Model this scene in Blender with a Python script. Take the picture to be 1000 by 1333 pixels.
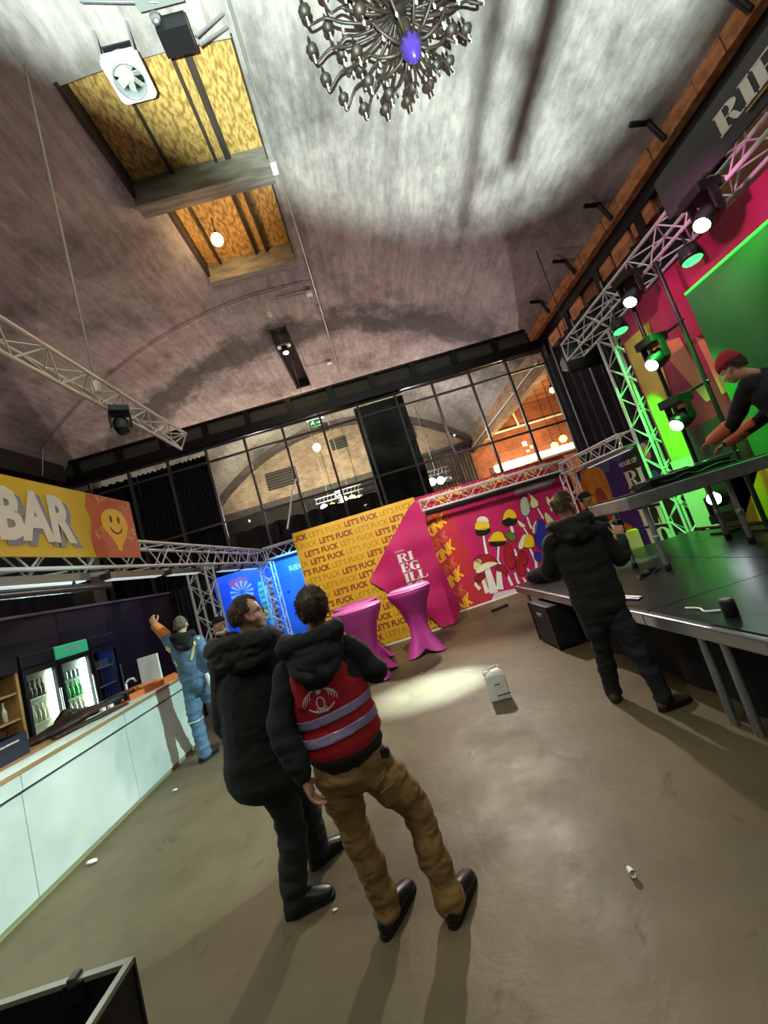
import bpy, bmesh, math, random
from mathutils import Vector as V, Matrix, noise
from mathutils.bvhtree import BVHTree
random.seed(7)
for _o in list(bpy.data.objects): bpy.data.objects.remove(_o)
SC = bpy.context.scene
C = bpy.context.collection
PI = math.pi

# ---------------------------------------------------------------- camera
def make_camera():
    yaw, pit, rol = math.radians(1.8), math.radians(6.7), math.radians(17.0)
    F = V((math.sin(yaw)*math.cos(pit), math.cos(yaw)*math.cos(pit), math.sin(pit)))
    R0 = V((math.cos(yaw), -math.sin(yaw), 0)); U0 = R0.cross(F)
    R = R0*math.cos(rol) - U0*math.sin(rol)
    U = R0*math.sin(rol) + U0*math.cos(rol)
    cd = bpy.data.cameras.new('camera'); co = bpy.data.objects.new('camera', cd); C.objects.link(co)
    m = Matrix((R, U, -F)).transposed().to_4x4(); m.translation = (0, 0, 1.75)
    co.matrix_world = m
    cd.sensor_fit = 'HORIZONTAL'; cd.sensor_width = 36; cd.lens = 18.0
    cd.clip_start = .05; cd.clip_end = 200
    SC.camera = co
make_camera()

# ---------------------------------------------------------------- world, exposure, lights
w = bpy.data.worlds.new('world'); SC.world = w; w.use_nodes = True
w.node_tree.nodes['Background'].inputs[0].default_value = (.55, .42, .5, 1)
w.node_tree.nodes['Background'].inputs[1].default_value = .012
SC.view_settings.view_transform = 'Standard'; SC.view_settings.look = 'None'
SC.view_settings.exposure = 0.0; SC.view_settings.gamma = 1.0
SC.view_settings.use_curve_mapping = False
SC.cycles.max_bounces = 6; SC.cycles.transparent_max_bounces = 12
SC.cycles.sample_clamp_indirect = 4.0
SC.cycles.use_denoising = True

def spot(name, loc, to, watts, col, deg, blend=.3, size=.08):
    d = bpy.data.lights.new(name, 'SPOT'); d.energy = watts; d.color = col
    d.spot_size = math.radians(deg); d.spot_blend = blend; d.shadow_soft_size = size
    o = bpy.data.objects.new(name, d); C.objects.link(o); o.location = loc
    o.rotation_euler = (V(to)-V(loc)).to_track_quat('-Z', 'Y').to_euler(); return o
def area(name, loc, to, watts, col, sx, sy=None):
    d = bpy.data.lights.new(name, 'AREA'); d.energy = watts; d.color = col
    d.shape = 'RECTANGLE'; d.size = sx; d.size_y = sy or sx
    o = bpy.data.objects.new(name, d); C.objects.link(o); o.location = loc
    o.rotation_euler = (V(to)-V(loc)).to_track_quat('-Z', 'Y').to_euler(); return o
def point(name, loc, watts, col, size=.1):
    d = bpy.data.lights.new(name, 'POINT'); d.energy = watts; d.color = col; d.shadow_soft_size = size
    o = bpy.data.objects.new(name, d); C.objects.link(o); o.location = loc; return o

MINT = (.80, 1.0, .93); MAUVE = (1.0, .62, .76)
# flood lamp on the floor behind the viewer: lights the vault over the added light shield, past the added shadow frame
spot('vault_flood', (-.3, -1.2, .3), (1.2, 2.6, 6.0), 19500, MINT, 150, .2, .022)
# stage moving heads washing the bar front and making the pool on the floor
spot('bar_wash', (4.36, 3.94, 4.20), (-3.3, 4.0, .42), 2500, (.66, 1.0, .95), 33, .5, .06)
spot('floor_beam', (4.36, 5.18, 4.18), (.10, 5.15, 0), 21000, (.62, .86, 1.0), 13.5, 1.0, .05)
# key from the far truss, throws the men's shadows towards the viewer
spot('far_key', (1.3, 8.9, 4.6), (-.2, 2.4, 0), 1250, (1.0, .90, .76), 64, .6, .10)
# LED bars under the bar truss
spot('bar_led', (-3.0, 2.8, 2.45), (-1.9, 3.2, 0), 60, (.78, 1.0, .92), 130, .8, .06)
# mauve fill points added to tint the dim vault; then the overhead house light
point('mauve_fill', (-4.5, 9.6, 4.6), 60, MAUVE, .03)
point('mauve_fill', (3.6, 10.8, 5.2), 70, MAUVE, .03)
point('mauve_fill', (-1.0, 15.5, 6.6), 120, MAUVE, .03)
spot('house_light', (-1.75, .85, 6.2), (-.4, 2.6, 0), 230, (1.0, .86, .64), 120, .8, .09)
# light on the printed panels and the tables
spot('panel_wash', (-.2, 4.9, 4.6), (.2, 8.6, 1.2), 580, (1.0, .92, .82), 70, .6, .06)
spot('mural_wash', (1.6, 6.2, 4.4), (3.0, 9.8, 1.3), 380, (1.0, .88, .85), 60, .6, .06)
# the blue booth
spot('booth_blue', (-4.3, 10.3, 2.75), (-4.5, 11.9, 1.3), 190, (.08, .30, 1.0), 110, .5, .04)
spot('booth_blue', (-2.5, 10.2, 2.75), (-2.7, 11.4, 1.4), 260, (.06, .38, 1.0), 110, .5, .04)
# stage colour
spot('stage_green', (5.12, 6.30, 4.44), (5.18, 6.66, 2.6), 1000, (.0, 1.0, .04), 42, .5, .05)
spot('stage_green', (4.3, 4.7, 4.2), (4.5, 5.3, .7), 900, (.02, 1.0, .07), 56, .7, .05)
spot('stage_streak', (4.42, 5.14, 1.28), (3.1, 5.42, .72), 450, (.85, .95, 1.0), 24, .6, .03)
spot('stage_magenta', (3.6, 4.6, 4.4), (5.0, 5.2, 3.4), 70, (1.0, .42, .55), 90, .7, .05)
spot('stage_magenta', (3.8, 3.6, 4.3), (5.0, 4.2, 4.3), 60, (1.0, .25, .6), 90, .7, .05)
spot('stage_green', (4.40, 6.05, 4.2), (5.10, 6.45, 1.0), 1500, (.0, 1.0, .05), 36, .6, .05)
# beyond the glass screen
spot('hall_beam', (-2.3, 14.5, 5.2), (-2.0, 22.5, 8.0), 6000, (1.0, .85, .62), 90, .6, .06)
point('hall_lamp', (9.5, 19.6, 5.2), 1500, (1.0, .62, .32), .03)
point('hall_lamp', (3.2, 17.5, 6.0), 700, (1.0, .80, .76), .03)
point('hall_lamp', (-4.0, 17.0, 5.4), 500, (1.0, .80, .74), .03)

# ---------------------------------------------------------------- materials
def lin(h):
    out = []
    for i in (0, 2, 4):
        c = int(h[i:i+2], 16)/255
        out.append(c/12.92 if c <= .04045 else ((c+.055)/1.055)**2.4)
    return (*out, 1)
MATS = {}
def mat(n, c, r=.5, m=0.0, c2=None, sc=6.0, st=(1, 1, 1), bump=0.0, bsc=40.0, em=0.0, spec=.5, det=5.0, lo=.38, hi=.62):
    if n in MATS: return MATS[n]
    M = bpy.data.materials.new(n); M.use_nodes = True; nt = M.node_tree
    b = nt.nodes['Principled BSDF']
    b.inputs['Roughness'].default_value = r; b.inputs['Metallic'].default_value = m
    b.inputs['Specular IOR Level'].default_value = spec
    b.inputs['Base Color'].default_value = lin(c)
    def coords(stc):
        tc = nt.nodes.new('ShaderNodeTexCoord'); mp = nt.nodes.new('ShaderNodeMapping')
        mp.inputs['Scale'].default_value = stc
        nt.links.new(tc.outputs['Object'], mp.inputs['Vector']); return mp.outputs[0]
    if c2:
        nz = nt.nodes.new('ShaderNodeTexNoise'); nz.inputs['Scale'].default_value = sc; nz.inputs['Detail'].default_value = det
        nt.links.new(coords(st), nz.inputs['Vector'])
        rp = nt.nodes.new('ShaderNodeValToRGB'); rp.color_ramp.elements[0].position = lo; rp.color_ramp.elements[1].position = hi
        rp.color_ramp.elements[0].color = lin(c); rp.color_ramp.elements[1].color = lin(c2)
        nt.links.new(nz.outputs[0], rp.inputs[0]); nt.links.new(rp.outputs[0], b.inputs['Base Color'])
    if bump:
        nz = nt.nodes.new('ShaderNodeTexNoise'); nz.inputs['Scale'].default_value = bsc; nz.inputs['Detail'].default_value = 4
        nt.links.new(coords(st), nz.inputs['Vector'])
        bp = nt.nodes.new('ShaderNodeBump'); bp.inputs['Strength'].default_value = bump; bp.inputs['Distance'].default_value = .02
        nt.links.new(nz.outputs[0], bp.inputs['Height']); nt.links.new(bp.outputs[0], b.inputs['Normal'])
    if em:
        b.inputs['Emission Color'].default_value = lin(c); b.inputs['Emission Strength'].default_value = em
    MATS[n] = M; return M
def glass(n, tint='e8f0ee', refl=.008):
    if n in MATS: return MATS[n]
    M = bpy.data.materials.new(n); M.use_nodes = True; nt = M.node_tree; nt.nodes.clear()
    o = nt.nodes.new('ShaderNodeOutputMaterial'); t = nt.nodes.new('ShaderNodeBsdfTransparent'); g = nt.nodes.new('ShaderNodeBsdfGlossy')
    t.inputs[0].default_value = lin(tint); g.inputs['Roughness'].default_value = .03
    x = nt.nodes.new('ShaderNodeMixShader'); x.inputs[0].default_value = refl
    nt.links.new(t.outputs[0], x.inputs[1]); nt.links.new(g.outputs[0], x.inputs[2]); nt.links.new(x.outputs[0], o.inputs[0])
    MATS[n] = M; return M

def vault_material():
    M = bpy.data.materials.new('vault_concrete'); M.use_nodes = True; nt = M.node_tree; b = nt.nodes['Principled BSDF']
    N = nt.nodes.new; L = nt.links.new
    tc = N('ShaderNodeTexCoord')
    def nz(scale, st, det=6, rough=.6):
        mp = N('ShaderNodeMapping'); mp.inputs['Scale'].default_value = st; L(tc.outputs['Object'], mp.inputs[0])
        n = N('ShaderNodeTexNoise'); n.inputs['Scale'].default_value = scale; n.inputs['Detail'].default_value = det; n.inputs['Roughness'].default_value = rough
        L(mp.outputs[0], n.inputs[0]); return n.outputs[0]
    def ramp(v, p0, c0, p1, c1):
        r = N('ShaderNodeValToRGB'); e = r.color_ramp.elements
        e[0].position, e[1].position = p0, p1; e[0].color, e[1].color = c0, c1
        L(v, r.inputs[0]); return r.outputs[0]
    def mul(a, c, f=1.0):
        x = N('ShaderNodeMix'); x.data_type = 'RGBA'; x.blend_type = 'MULTIPLY'; x.inputs[0].default_value = f
        L(a, x.inputs[6]); L(c, x.inputs[7]); return x.outputs[2]
    g = lambda v: (v, v, v, 1)
    base = ramp(nz(1.0, (4.5, .35, 2.2), 8, .68), .25, lin('8d8380'), .75, lin('bbb4ad'))        # board-marked streaks along the hall
    base = mul(base, ramp(nz(.45, (1, .8, 1), 9, .72), .34, g(.36), .56, g(1)))            # damp blotches
    base = mul(base, ramp(nz(9.0, (1, .35, 1), 3), .3, g(.72), .6, g(1)))                # pitting
    # old soot band across the vault: a stain with its own shape
    sx = N('ShaderNodeSeparateXYZ'); L(tc.outputs['Object'], sx.inputs[0])
    def math_(op, a, bb):
        k = N('ShaderNodeMath'); k.operation = op
        for i, v in enumerate((a, bb)):
            if isinstance(v, (int, float)): k.inputs[i].default_value = v
            else: L(v, k.inputs[i])
        return k.outputs[0]
    wob = math_('MULTIPLY', math_('SUBTRACT', nz(.8, (1, 1, 1), 5, .65), .5), 3.4)
    d = math_('ABSOLUTE', math_('SUBTRACT', math_('ADD', sx.outputs[1], wob), 13.1), 0)
    band = ramp(d, .30, g(.14), 1.05, g(1))
    xr = ramp(math_('ABSOLUTE', math_('ADD', sx.outputs[0], 0.2), 0), .0, g(1), 1.0, g(1))
    base = mul(base, band, .9)
    L(base, b.inputs['Base Color']); b.inputs['Roughness'].default_value = .75
    bp = N('ShaderNodeBump'); bp.inputs['Strength'].default_value = .25; bp.inputs['Distance'].default_value = .04
    L(nz(4.0, (2.5, .3, 1.5), 4), bp.inputs['Height']); L(bp.outputs[0], b.inputs['Normal'])
    MATS['vault'] = M; return M

def brick_material(n, c1, c2, mort, axis='XZ', scale=1.0):
    M = bpy.data.materials.new(n); M.use_nodes = True; nt = M.node_tree; b = nt.nodes['Principled BSDF']
    N = nt.nodes.new; L = nt.links.new
    tc = N('ShaderNodeTexCoord'); s = N('ShaderNodeSeparateXYZ'); cb = N('ShaderNodeCombineXYZ')
    L(tc.outputs['Object'], s.inputs[0]); L(s.outputs['XYZ'.index(axis[0])], cb.inputs[0]); L(s.outputs['XYZ'.index(axis[1])], cb.inputs[1])
    br = N('ShaderNodeTexBrick'); br.inputs['Scale'].default_value = scale
    br.inputs['Color1'].default_value = lin(c1); br.inputs['Color2'].default_value = lin(c2); br.inputs['Mortar'].default_value = lin(mort)
    br.inputs['Brick Width'].default_value = .26; br.inputs['Row Height'].default_value = .085; br.inputs['Mortar Size'].default_value = .012
    L(cb.outputs[0], br.inputs[0])
    nz = N('ShaderNodeTexNoise'); nz.inputs['Scale'].default_value = 1.3; nz.inputs['Detail'].default_value = 6; L(tc.outputs['Object'], nz.inputs[0])
    rp = N('ShaderNodeValToRGB'); rp.color_ramp.elements[0].position = .3; rp.color_ramp.elements[1].position = .65
    rp.color_ramp.elements[0].color = (.45, .42, .4, 1); L(nz.outputs[0], rp.inputs[0])
    x = N('ShaderNodeMix'); x.data_type = 'RGBA'; x.blend_type = 'MULTIPLY'; x.inputs[0].default_value = .8
    L(br.outputs[0], x.inputs[6]); L(rp.outputs[0], x.inputs[7]); L(x.outputs[2], b.inputs['Base Color'])
    bp = N('ShaderNodeBump'); bp.inputs['Strength'].default_value = .6; bp.inputs['Distance'].default_value = .01; bp.invert = True
    L(br.outputs['Fac'], bp.inputs['Height']); L(bp.outputs[0], b.inputs['Normal'])
    b.inputs['Roughness'].default_value = .85
    MATS[n] = M; return M

def floor_material():
    M = bpy.data.materials.new('resin_floor'); M.use_nodes = True; nt = M.node_tree; b = nt.nodes['Principled BSDF']
    N = nt.nodes.new; L = nt.links.new
    tc = N('ShaderNodeTexCoord')
    def nz(scale, det=6, rough=.6, dist=0):
        n = N('ShaderNodeTexNoise'); n.inputs['Scale'].default_value = scale; n.inputs['Detail'].default_value = det
        n.inputs['Roughness'].default_value = rough; n.inputs['Distortion'].default_value = dist; L(tc.outputs['Object'], n.inputs[0]); return n.outputs[0]
    def ramp(v, p0, c0, p1, c1):
        r = N('ShaderNodeValToRGB'); e = r.color_ramp.elements
        e[0].position, e[1].position = p0, p1; e[0].color, e[1].color = c0, c1; L(v, r.inputs[0]); return r.outputs[0]
    def mul(a, c):
        x = N('ShaderNodeMix'); x.data_type = 'RGBA'; x.blend_type = 'MULTIPLY'; x.inputs[0].default_value = 1
        L(a, x.inputs[6]); L(c, x.inputs[7]); return x.outputs[2]
    base = ramp(nz(.9, 7), .35, lin('544a36'), .65, lin('6b5f46'))
    base = mul(base, ramp(nz(3.4, 8, .7, .6), .30, (.48, .45, .42, 1), .40, (1, 1, 1, 1)))     # scuffs
    L(base, b.inputs['Base Color'])
    L(ramp(nz(1.6), .3, (.42, .42, .42, 1), .7, (.64, .64, .64, 1)), b.inputs['Roughness'])
    b.inputs['Specular IOR Level'].default_value = .45
    bp = N('ShaderNodeBump'); bp.inputs['Strength'].default_value = .28; bp.inputs['Distance'].default_value = .02
    L(nz(5.5, 4, .55, .4), bp.inputs['Height']); L(bp.outputs[0], b.inputs['Normal'])
    MATS['floor'] = M; return M

vault_material(); floor_material()
brick_material('brick_orange', 'b5613a', '8f4527', '9a7c62')
brick_material('brick_pale', 'c4ab92', 'a68d76', '83705f')
brick_material('brick_pale_side', 'c9a482', 'a8825f', '7e6650', 'YZ')
brick_material('brick_side', 'a8683f', '7a4528', '6f5a48', 'YZ')
brick_material('brick_dark', '2b2623', '1d1a19', '0f0d0d')
BLACK = mat('black_steel', '17171a', .45, .3)
SOFTBLK = mat('black_drape', '0d0d10', .9, c2='15151a', sc=3)
ALU = mat('aluminium', 'b9bcc2', .32, .85)
ALUD = mat('aluminium_matt', '9a9c9e', .5, .6, c2='7f8083', sc=4)
WHITEM = mat('white_paint', 'e6e6e2', .5)
RUB = mat('black_rubber', '0b0b0c', .7)
PLAS = mat('black_plastic', '141416', .4)
WOOD = mat('pine', 'b98a54', .6, c2='97683a', sc=5, st=(1, .15, 1))
OSB = mat('osb', 'c9a45c', .7, c2='8f6d34', sc=14, det=3, lo=.42, hi=.6, bump=.25, bsc=30)
TIMBER = mat('dark_timber', '2a211a', .8, c2='3a2e24', sc=3)
CURB = mat('grey_curb', '8f8b80', .8, c2='6e6a60', sc=4)
LAMPW = mat('lamp_warm', 'ffd28a', .4, em=28)
LAMPC = mat('lamp_cool', 'eaf6ff', .4, em=22)
LAMPY = mat('lamp_amber', 'ffb347', .4, em=16)
LAMPG = mat('lamp_green', '3dff6a', .4, em=3)

# ---------------------------------------------------------------- mesh helpers
class MB:
    def __init__(s): s.v = []; s.f = []; s.m = []
    def add(s, vs, fs, mi=0):
        k = len(s.v); s.v += [tuple(p) for p in vs]; s.f += [tuple(i+k for i in f) for f in fs]; s.m += [mi]*len(fs); return s
    def box(s, c, d, rz=0, mi=0, M=None):
        x, y, z = d[0]/2, d[1]/2, d[2]/2
        R = M or Matrix.Rotation(rz, 3, 'Z')
        vs = [V(c) + R @ V((a*x, b*y, e*z)) for e in (-1, 1) for a, b in ((-1, -1), (1, -1), (1, 1), (-1, 1))]
        return s.add(vs, [(3, 2, 1, 0), (4, 5, 6, 7), (0, 1, 5, 4), (1, 2, 6, 5), (2, 3, 7, 6), (3, 0, 4, 7)], mi)
    def bb(s, a, b, mi=0):
        return s.box([(p+q)/2 for p, q in zip(a, b)], [abs(q-p) for p, q in zip(a, b)], 0, mi)
    def tube(s, p0, p1, r, n=8, r1=None, mi=0):
        p0, p1 = V(p0), V(p1); t = (p1-p0).normalized()
        a = t.orthogonal().normalized(); b = t.cross(a); r1 = r if r1 is None else r1
        vs = [p0+(a*math.cos(2*PI*i/n)+b*math.sin(2*PI*i/n))*r for i in range(n)] + [p1+(a*math.cos(2*PI*i/n)+b*math.sin(2*PI*i/n))*r1 for i in range(n)]
        fs = [(i, (i+1) % n, n+(i+1) % n, n+i) for i in range(n)] + [tuple(range(n-1, -1, -1)), tuple(range(n, 2*n))]
        return s.add(vs, fs, mi)
    def path(s, pts, r, n=6, mi=0):
        for a, b in zip(pts, pts[1:]): s.tube(a, b, r, n, mi=mi)
        return s
    def ball(s, c, r, nu=14, nv=9, M=None, mi=0, warp=None):
        r = (r, r, r) if isinstance(r, (int, float)) else r; M = M or Matrix.Identity(3); vs = []
        for j in range(1, nv):
            ph = PI*j/nv
            for i in range(nu):
                th = 2*PI*i/nu; vs.append(V((math.sin(ph)*math.cos(th), math.sin(ph)*math.sin(th), math.cos(ph))))
        vs += [V((0, 0, 1)), V((0, 0, -1))]
        if warp: vs = [warp(p) for p in vs]
        vs = [V(c) + M @ V((p.x*r[0], p.y*r[1], p.z*r[2])) for p in vs]
        fs = [(j*nu+i, (j+1)*nu+i, (j+1)*nu+(i+1) % nu, j*nu+(i+1) % nu) for j in range(nv-2) for i in range(nu)]
        t, b = len(vs)-2, len(vs)-1
        fs += [(t, i, (i+1) % nu) for i in range(nu)] + [(b, (nv-2)*nu+(i+1) % nu, (nv-2)*nu+i) for i in range(nu)]
        return s.add(vs, fs, mi)
    def lathe(s, prof, c=(0, 0, 0), n=16, M=None, mi=0):
        M = M or Matrix.Identity(3); vs = [V(c)+M @ V((r*math.cos(2*PI*i/n), r*math.sin(2*PI*i/n), z)) for r, z in prof for i in range(n)]
        k = len(prof)
        fs = [(j*n+i, j*n+(i+1) % n, (j+1)*n+(i+1) % n, (j+1)*n+i) for j in range(k-1) for i in range(n)]
        fs += [tuple(range(n-1, -1, -1)), tuple(range((k-1)*n, k*n))]
        return s.add(vs, fs, mi)
    def prism(s, poly, P, t, mi=0):
        """poly in (u,v); P maps (u,v,w) to the world; thickness t along w"""
        n = len(poly)
        vs = [P(u, v, 0) for u, v in poly] + [P(u, v, t) for u, v in poly]
        fs = [tuple(range(n-1, -1, -1)), tuple(range(n, 2*n))] + [(i, (i+1) % n, n+(i+1) % n, n+i) for i in range(n)]
        return s.add(vs, fs, mi)
    def chain(s, pts, rad, n=14, sub=4, right=None, mi=0):
        """one smooth closed sweep through pts with a radius (or rx,ry) at each"""
        pts = [V(p) for p in pts]; rad = [(r, r) if isinstance(r, (int, float)) else r for r in rad]
        P, R = [], []
        K = len(pts)
        for i in range(K-1):
            p0, p1, p2, p3 = pts[max(i-1, 0)], pts[i], pts[i+1], pts[min(i+2, K-1)]
            r0, r1, r2, r3 = rad[max(i-1, 0)], rad[i], rad[i+1], rad[min(i+2, K-1)]
            for q in range(sub if i < K-2 else sub+1):
                t = q/sub; a = (-t+2*t*t-t**3)/2; b = (2-5*t*t+3*t**3)/2; c = (t+4*t*t-3*t**3)/2; d = (t**3-t*t)/2
                P.append(p0*a+p1*b+p2*c+p3*d); R.append(tuple(max(.002, r0[k]*a+r1[k]*b+r2[k]*c+r3[k]*d) for k in (0, 1)))
        T = [(P[min(i+1, len(P)-1)]-P[max(i-1, 0)]).normalized() for i in range(len(P))]
        x = V(right) if right else T[0].orthogonal()
        rings = []
        for i in range(len(P)):
            x = (x - T[i]*x.dot(T[i])); x = x.normalized() if x.length > 1e-6 else T[i].orthogonal().normalized()
            y = T[i].cross(x); rings.append((P[i], R[i], T[i], x.copy(), y))
        def cap(rg, sg):
            p, r, t, xx, yy = rg; m = min(r)*.8
            return [(p+t*sg*m*math.sin(a), (r[0]*math.cos(a), r[1]*math.cos(a)), t, xx, yy) for a in (.6, 1.15)]
        rings = cap(rings[0], -1)[::-1] + rings + cap(rings[-1], 1)
        vs = [p+xx*math.cos(2*PI*i/n)*r[0]+yy*math.sin(2*PI*i/n)*r[1] for p, r, t, xx, yy in rings for i in range(n)]
        k = len(rings)
        fs = [(j*n+i, j*n+(i+1) % n, (j+1)*n+(i+1) % n, (j+1)*n+i) for j in range(k-1) for i in range(n)]
        fs += [tuple(range(n-1, -1, -1)), tuple(range((k-1)*n, k*n))]
        return s.add(vs, fs, mi)
    def mesh(s, name, mats, smooth=False):
        me = bpy.data.meshes.new(name); me.from_pydata(s.v, [], s.f)
        for m in (mats if isinstance(mats, (list, tuple)) else [mats]): me.materials.append(m)
        if len(me.materials) > 1: me.polygons.foreach_set('material_index', s.m)
        if smooth: me.polygons.foreach_set('use_smooth', [True]*len(me.polygons))
        me.update(); return me
    def build(s, name, mats, parent=None, smooth=False, bev=0):
        o = link(name, s.mesh(name, mats, smooth), parent)
        if bev:
            m = o.modifiers.new('edge', 'BEVEL'); m.width = bev; m.segments = 2; m.limit_method = 'ANGLE'
        return o

WB = {}
def world(o):
    return WB[o.name]
def link(name, me, parent=None, M=None):
    o = bpy.data.objects.new(name, me); C.objects.link(o)
    M = M or Matrix.Identity(4); o.matrix_basis = M; WB[o.name] = M
    if parent:
        o.parent = parent; o.matrix_parent_inverse = WB[parent.name].inverted()
    return o
def tag(o, label=None, cat=None, group=None, kind=None):
    if label: o['label'] = label
    if cat: o['category'] = cat
    if group: o['group'] = group
    if kind: o['kind'] = kind
    return o
def thing(name, label, cat, loc, group=None):
    o = link(name, None, None, Matrix.Translation(V(loc))); return tag(o, label, cat, group)
def struct(name, mb, m, parent=None, smooth=False):
    o = mb.build(name, m, parent, smooth)
    if not parent: o['kind'] = 'structure'
    return o
UNIT = {}
def unit_cyl(m, n=8):
    k = (m.name, n)
    if k not in UNIT: UNIT[k] = MB().tube((0, 0, 0), (0, 0, 1), 1, n).mesh('bar_'+m.name, m, True)
    return UNIT[k]
def unit_box(m):
    k = (m.name, 'b')
    if k not in UNIT: UNIT[k] = MB().box((0, 0, 0), (1, 1, 1)).mesh('block_'+m.name, m)
    return UNIT[k]
def bar(name, p0, p1, r, m, parent=None, n=8):
    p0, p1 = V(p0), V(p1); d = p1-p0
    M = Matrix.Translation(p0) @ d.to_track_quat('Z', 'Y').to_matrix().to_4x4() @ Matrix.Diagonal((r, r, d.length, 1))
    return link(name, unit_cyl(m, n), parent, M)
def block(name, a, b, m, parent=None):
    a, b = V(a), V(b); d = b-a
    return link(name, unit_box(m), parent, Matrix.Translation((a+b)/2) @ Matrix.Diagonal((abs(d.x), abs(d.y), abs(d.z), 1)))
def copy_tree(o, delta, label=None):
    """copy a thing with its parts and sub-parts, moved by delta"""
    D = Matrix.Translation(V(delta))
    def rec(x, par, top):
        c = x.copy(); C.objects.link(c); WB[c.name] = D @ WB[x.name]; c.parent = par
        if top: c.matrix_basis = D @ WB[x.name]
        for ch in x.children: rec(ch, c, False)
        return c
    r = rec(o, None, True)
    if label: r['label'] = label
    return r
def remesh(mb, name, m, voxel, its=3, amp=0, freq=(9, 9, 5), seed=0, fac=.5):
    me = mb.mesh('tmp', m); o = bpy.data.objects.new('tmp', me); C.objects.link(o)
    r = o.modifiers.new('r', 'REMESH'); r.mode = 'VOXEL'; r.voxel_size = voxel
    if its: q = o.modifiers.new('s', 'SMOOTH'); q.iterations = its; q.factor = fac
    dg = bpy.context.evaluated_depsgraph_get(); out = bpy.data.meshes.new_from_object(o.evaluated_get(dg)); out.name = name
    bpy.data.objects.remove(o); bpy.data.meshes.remove(me)
    out.materials.clear(); out.materials.append(m)
    if amp:
        nn = [v.normal.copy() for v in out.vertices]
        for v, q in zip(out.vertices, nn):
            p = v.co; f = V((p.x*freq[0]+seed, p.y*freq[1], p.z*freq[2]))
            k = noise.noise(f)*.65 + (.5-abs(noise.noise(f*2.1+V((3, 1, 7)))))*.5
            v.co = p + q*amp*k
    out.polygons.foreach_set('use_smooth', [True]*len(out.polygons)); out.update(); return out

TXT = {}
def text_mesh(s, bold=0.0, shear=0.0, ext=.004, spacing=1.0):
    k = (s, bold, shear, ext, spacing)
    if k not in TXT:
        cu = bpy.data.curves.new('t', 'FONT'); cu.body = s; cu.offset = bold; cu.shear = shear; cu.extrude = ext; cu.resolution_u = 2
        cu.space_character = spacing
        o = bpy.data.objects.new('t', cu); C.objects.link(o)
        me = bpy.data.meshes.new_from_object(o.evaluated_get(bpy.context.evaluated_depsgraph_get()))
        bpy.data.objects.remove(o); TXT[k] = ([v.co.copy() for v in me.vertices], [tuple(p.vertices) for p in me.polygons])
        bpy.data.meshes.remove(me)
    return TXT[k]
def lettering(name, s, m, parent, P, u, v, h, bold=0.0, rot=0.0, shear=0.0, wx=1.0, clip=None, w0=.004, spacing=1.0):
    """flat letters of cap height h with lower edge from (u,v), on the surface map P(u,v,w)"""
    vs, fs = text_mesh(s, bold, shear, .004, spacing); k = h/.73; c, sn = math.cos(rot), math.sin(rot)
    q = [(p.x*k*wx, p.y*k, w0+(p.z+.004)*.35) for p in vs]
    q = [(u+a*c-b*sn, v+a*sn+b*c, z) for a, b, z in q]
    bm = bmesh.new(); bv = [bm.verts.new(p) for p in q]
    for f in fs:
        try: bm.faces.new([bv[i] for i in f])
        except ValueError: pass
    for (pc, pn) in clip or ():
        bmesh.ops.bisect_plane(bm, geom=bm.verts[:]+bm.edges[:]+bm.faces[:], plane_co=(*pc, 0), plane_no=(*pn, 0), clear_outer=True)
    if not bm.faces: bm.free(); return None
    for x in bm.verts: x.co = P(*x.co)
    me = bpy.data.meshes.new(name); bm.to_mesh(me); bm.free(); me.materials.append(m)
    return link(name, me, parent)
# ================================================================ the hall
XL, XR, XC, ZS, RV, ZC = -9.17, 6.96, -1.105, 7.2, 11.36, -0.8
YB, YF, YS = -11.0, 22.7, 12.0
def vz(x): return ZC + math.sqrt(RV*RV-(x-XC)**2)
struct('floor', MB().bb((-9.6, YB, -.2), (16, YF+.3, 0)), MATS['floor'])
# vault with two open skylight wells
holes = [(-2.80, .04, 5.25, 7.14), (-2.35, -.02, 7.52, 9.62), (-1.62, -1.02, 12.6, 17.0)]
xs = sorted(set([round(XC+RV*math.sin(a), 3) for a in [math.asin((XL-XC)/RV)*(1-i/20)+math.asin((XR-XC)/RV)*i/20 for i in range(21)]] + [h[i] for h in holes for i in (0, 1)]))
ys = sorted(set([YB+i*(YF-YB)/16 for i in range(17)] + [h[i] for h in holes for i in (2, 3)]))
mb = MB()
vs = [(x, y, vz(x)) for x in xs for y in ys]; n = len(ys); fs = []
for i in range(len(xs)-1):
    for j in range(n-1):
        xm, ym = (xs[i]+xs[i+1])/2, (ys[j]+ys[j+1])/2
        if any(h[0] < xm < h[1] and h[2] < ym < h[3] for h in holes): continue
        fs.append((i*n+j, i*n+j+1, (i+1)*n+j+1, (i+1)*n+j))
mb.add(vs, fs); ceil_o = struct('ceiling', mb, MATS['vault'], smooth=True)
# walls
def quadbox(a, b): return MB().bb(a, b)
wl = struct('wall_west', quadbox((XL-.25, YB, 0), (XL, YF, ZS+.02)), MATS['brick_dark'])
wr = struct('wall_east', MB().bb((XR, YB, 0), (XR+.3, YS, ZS+1.0)), MATS['brick_side'])
wh = struct('wall_header', MB().bb((XR, YS, 6.25), (XR+.35, YF, ZS+.4)), MATS['brick_pale_side'])
struct('wall_south', quadbox((-9.6, YB-.3, 0), (16, YB, 11)), MATS['brick_dark'])
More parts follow.
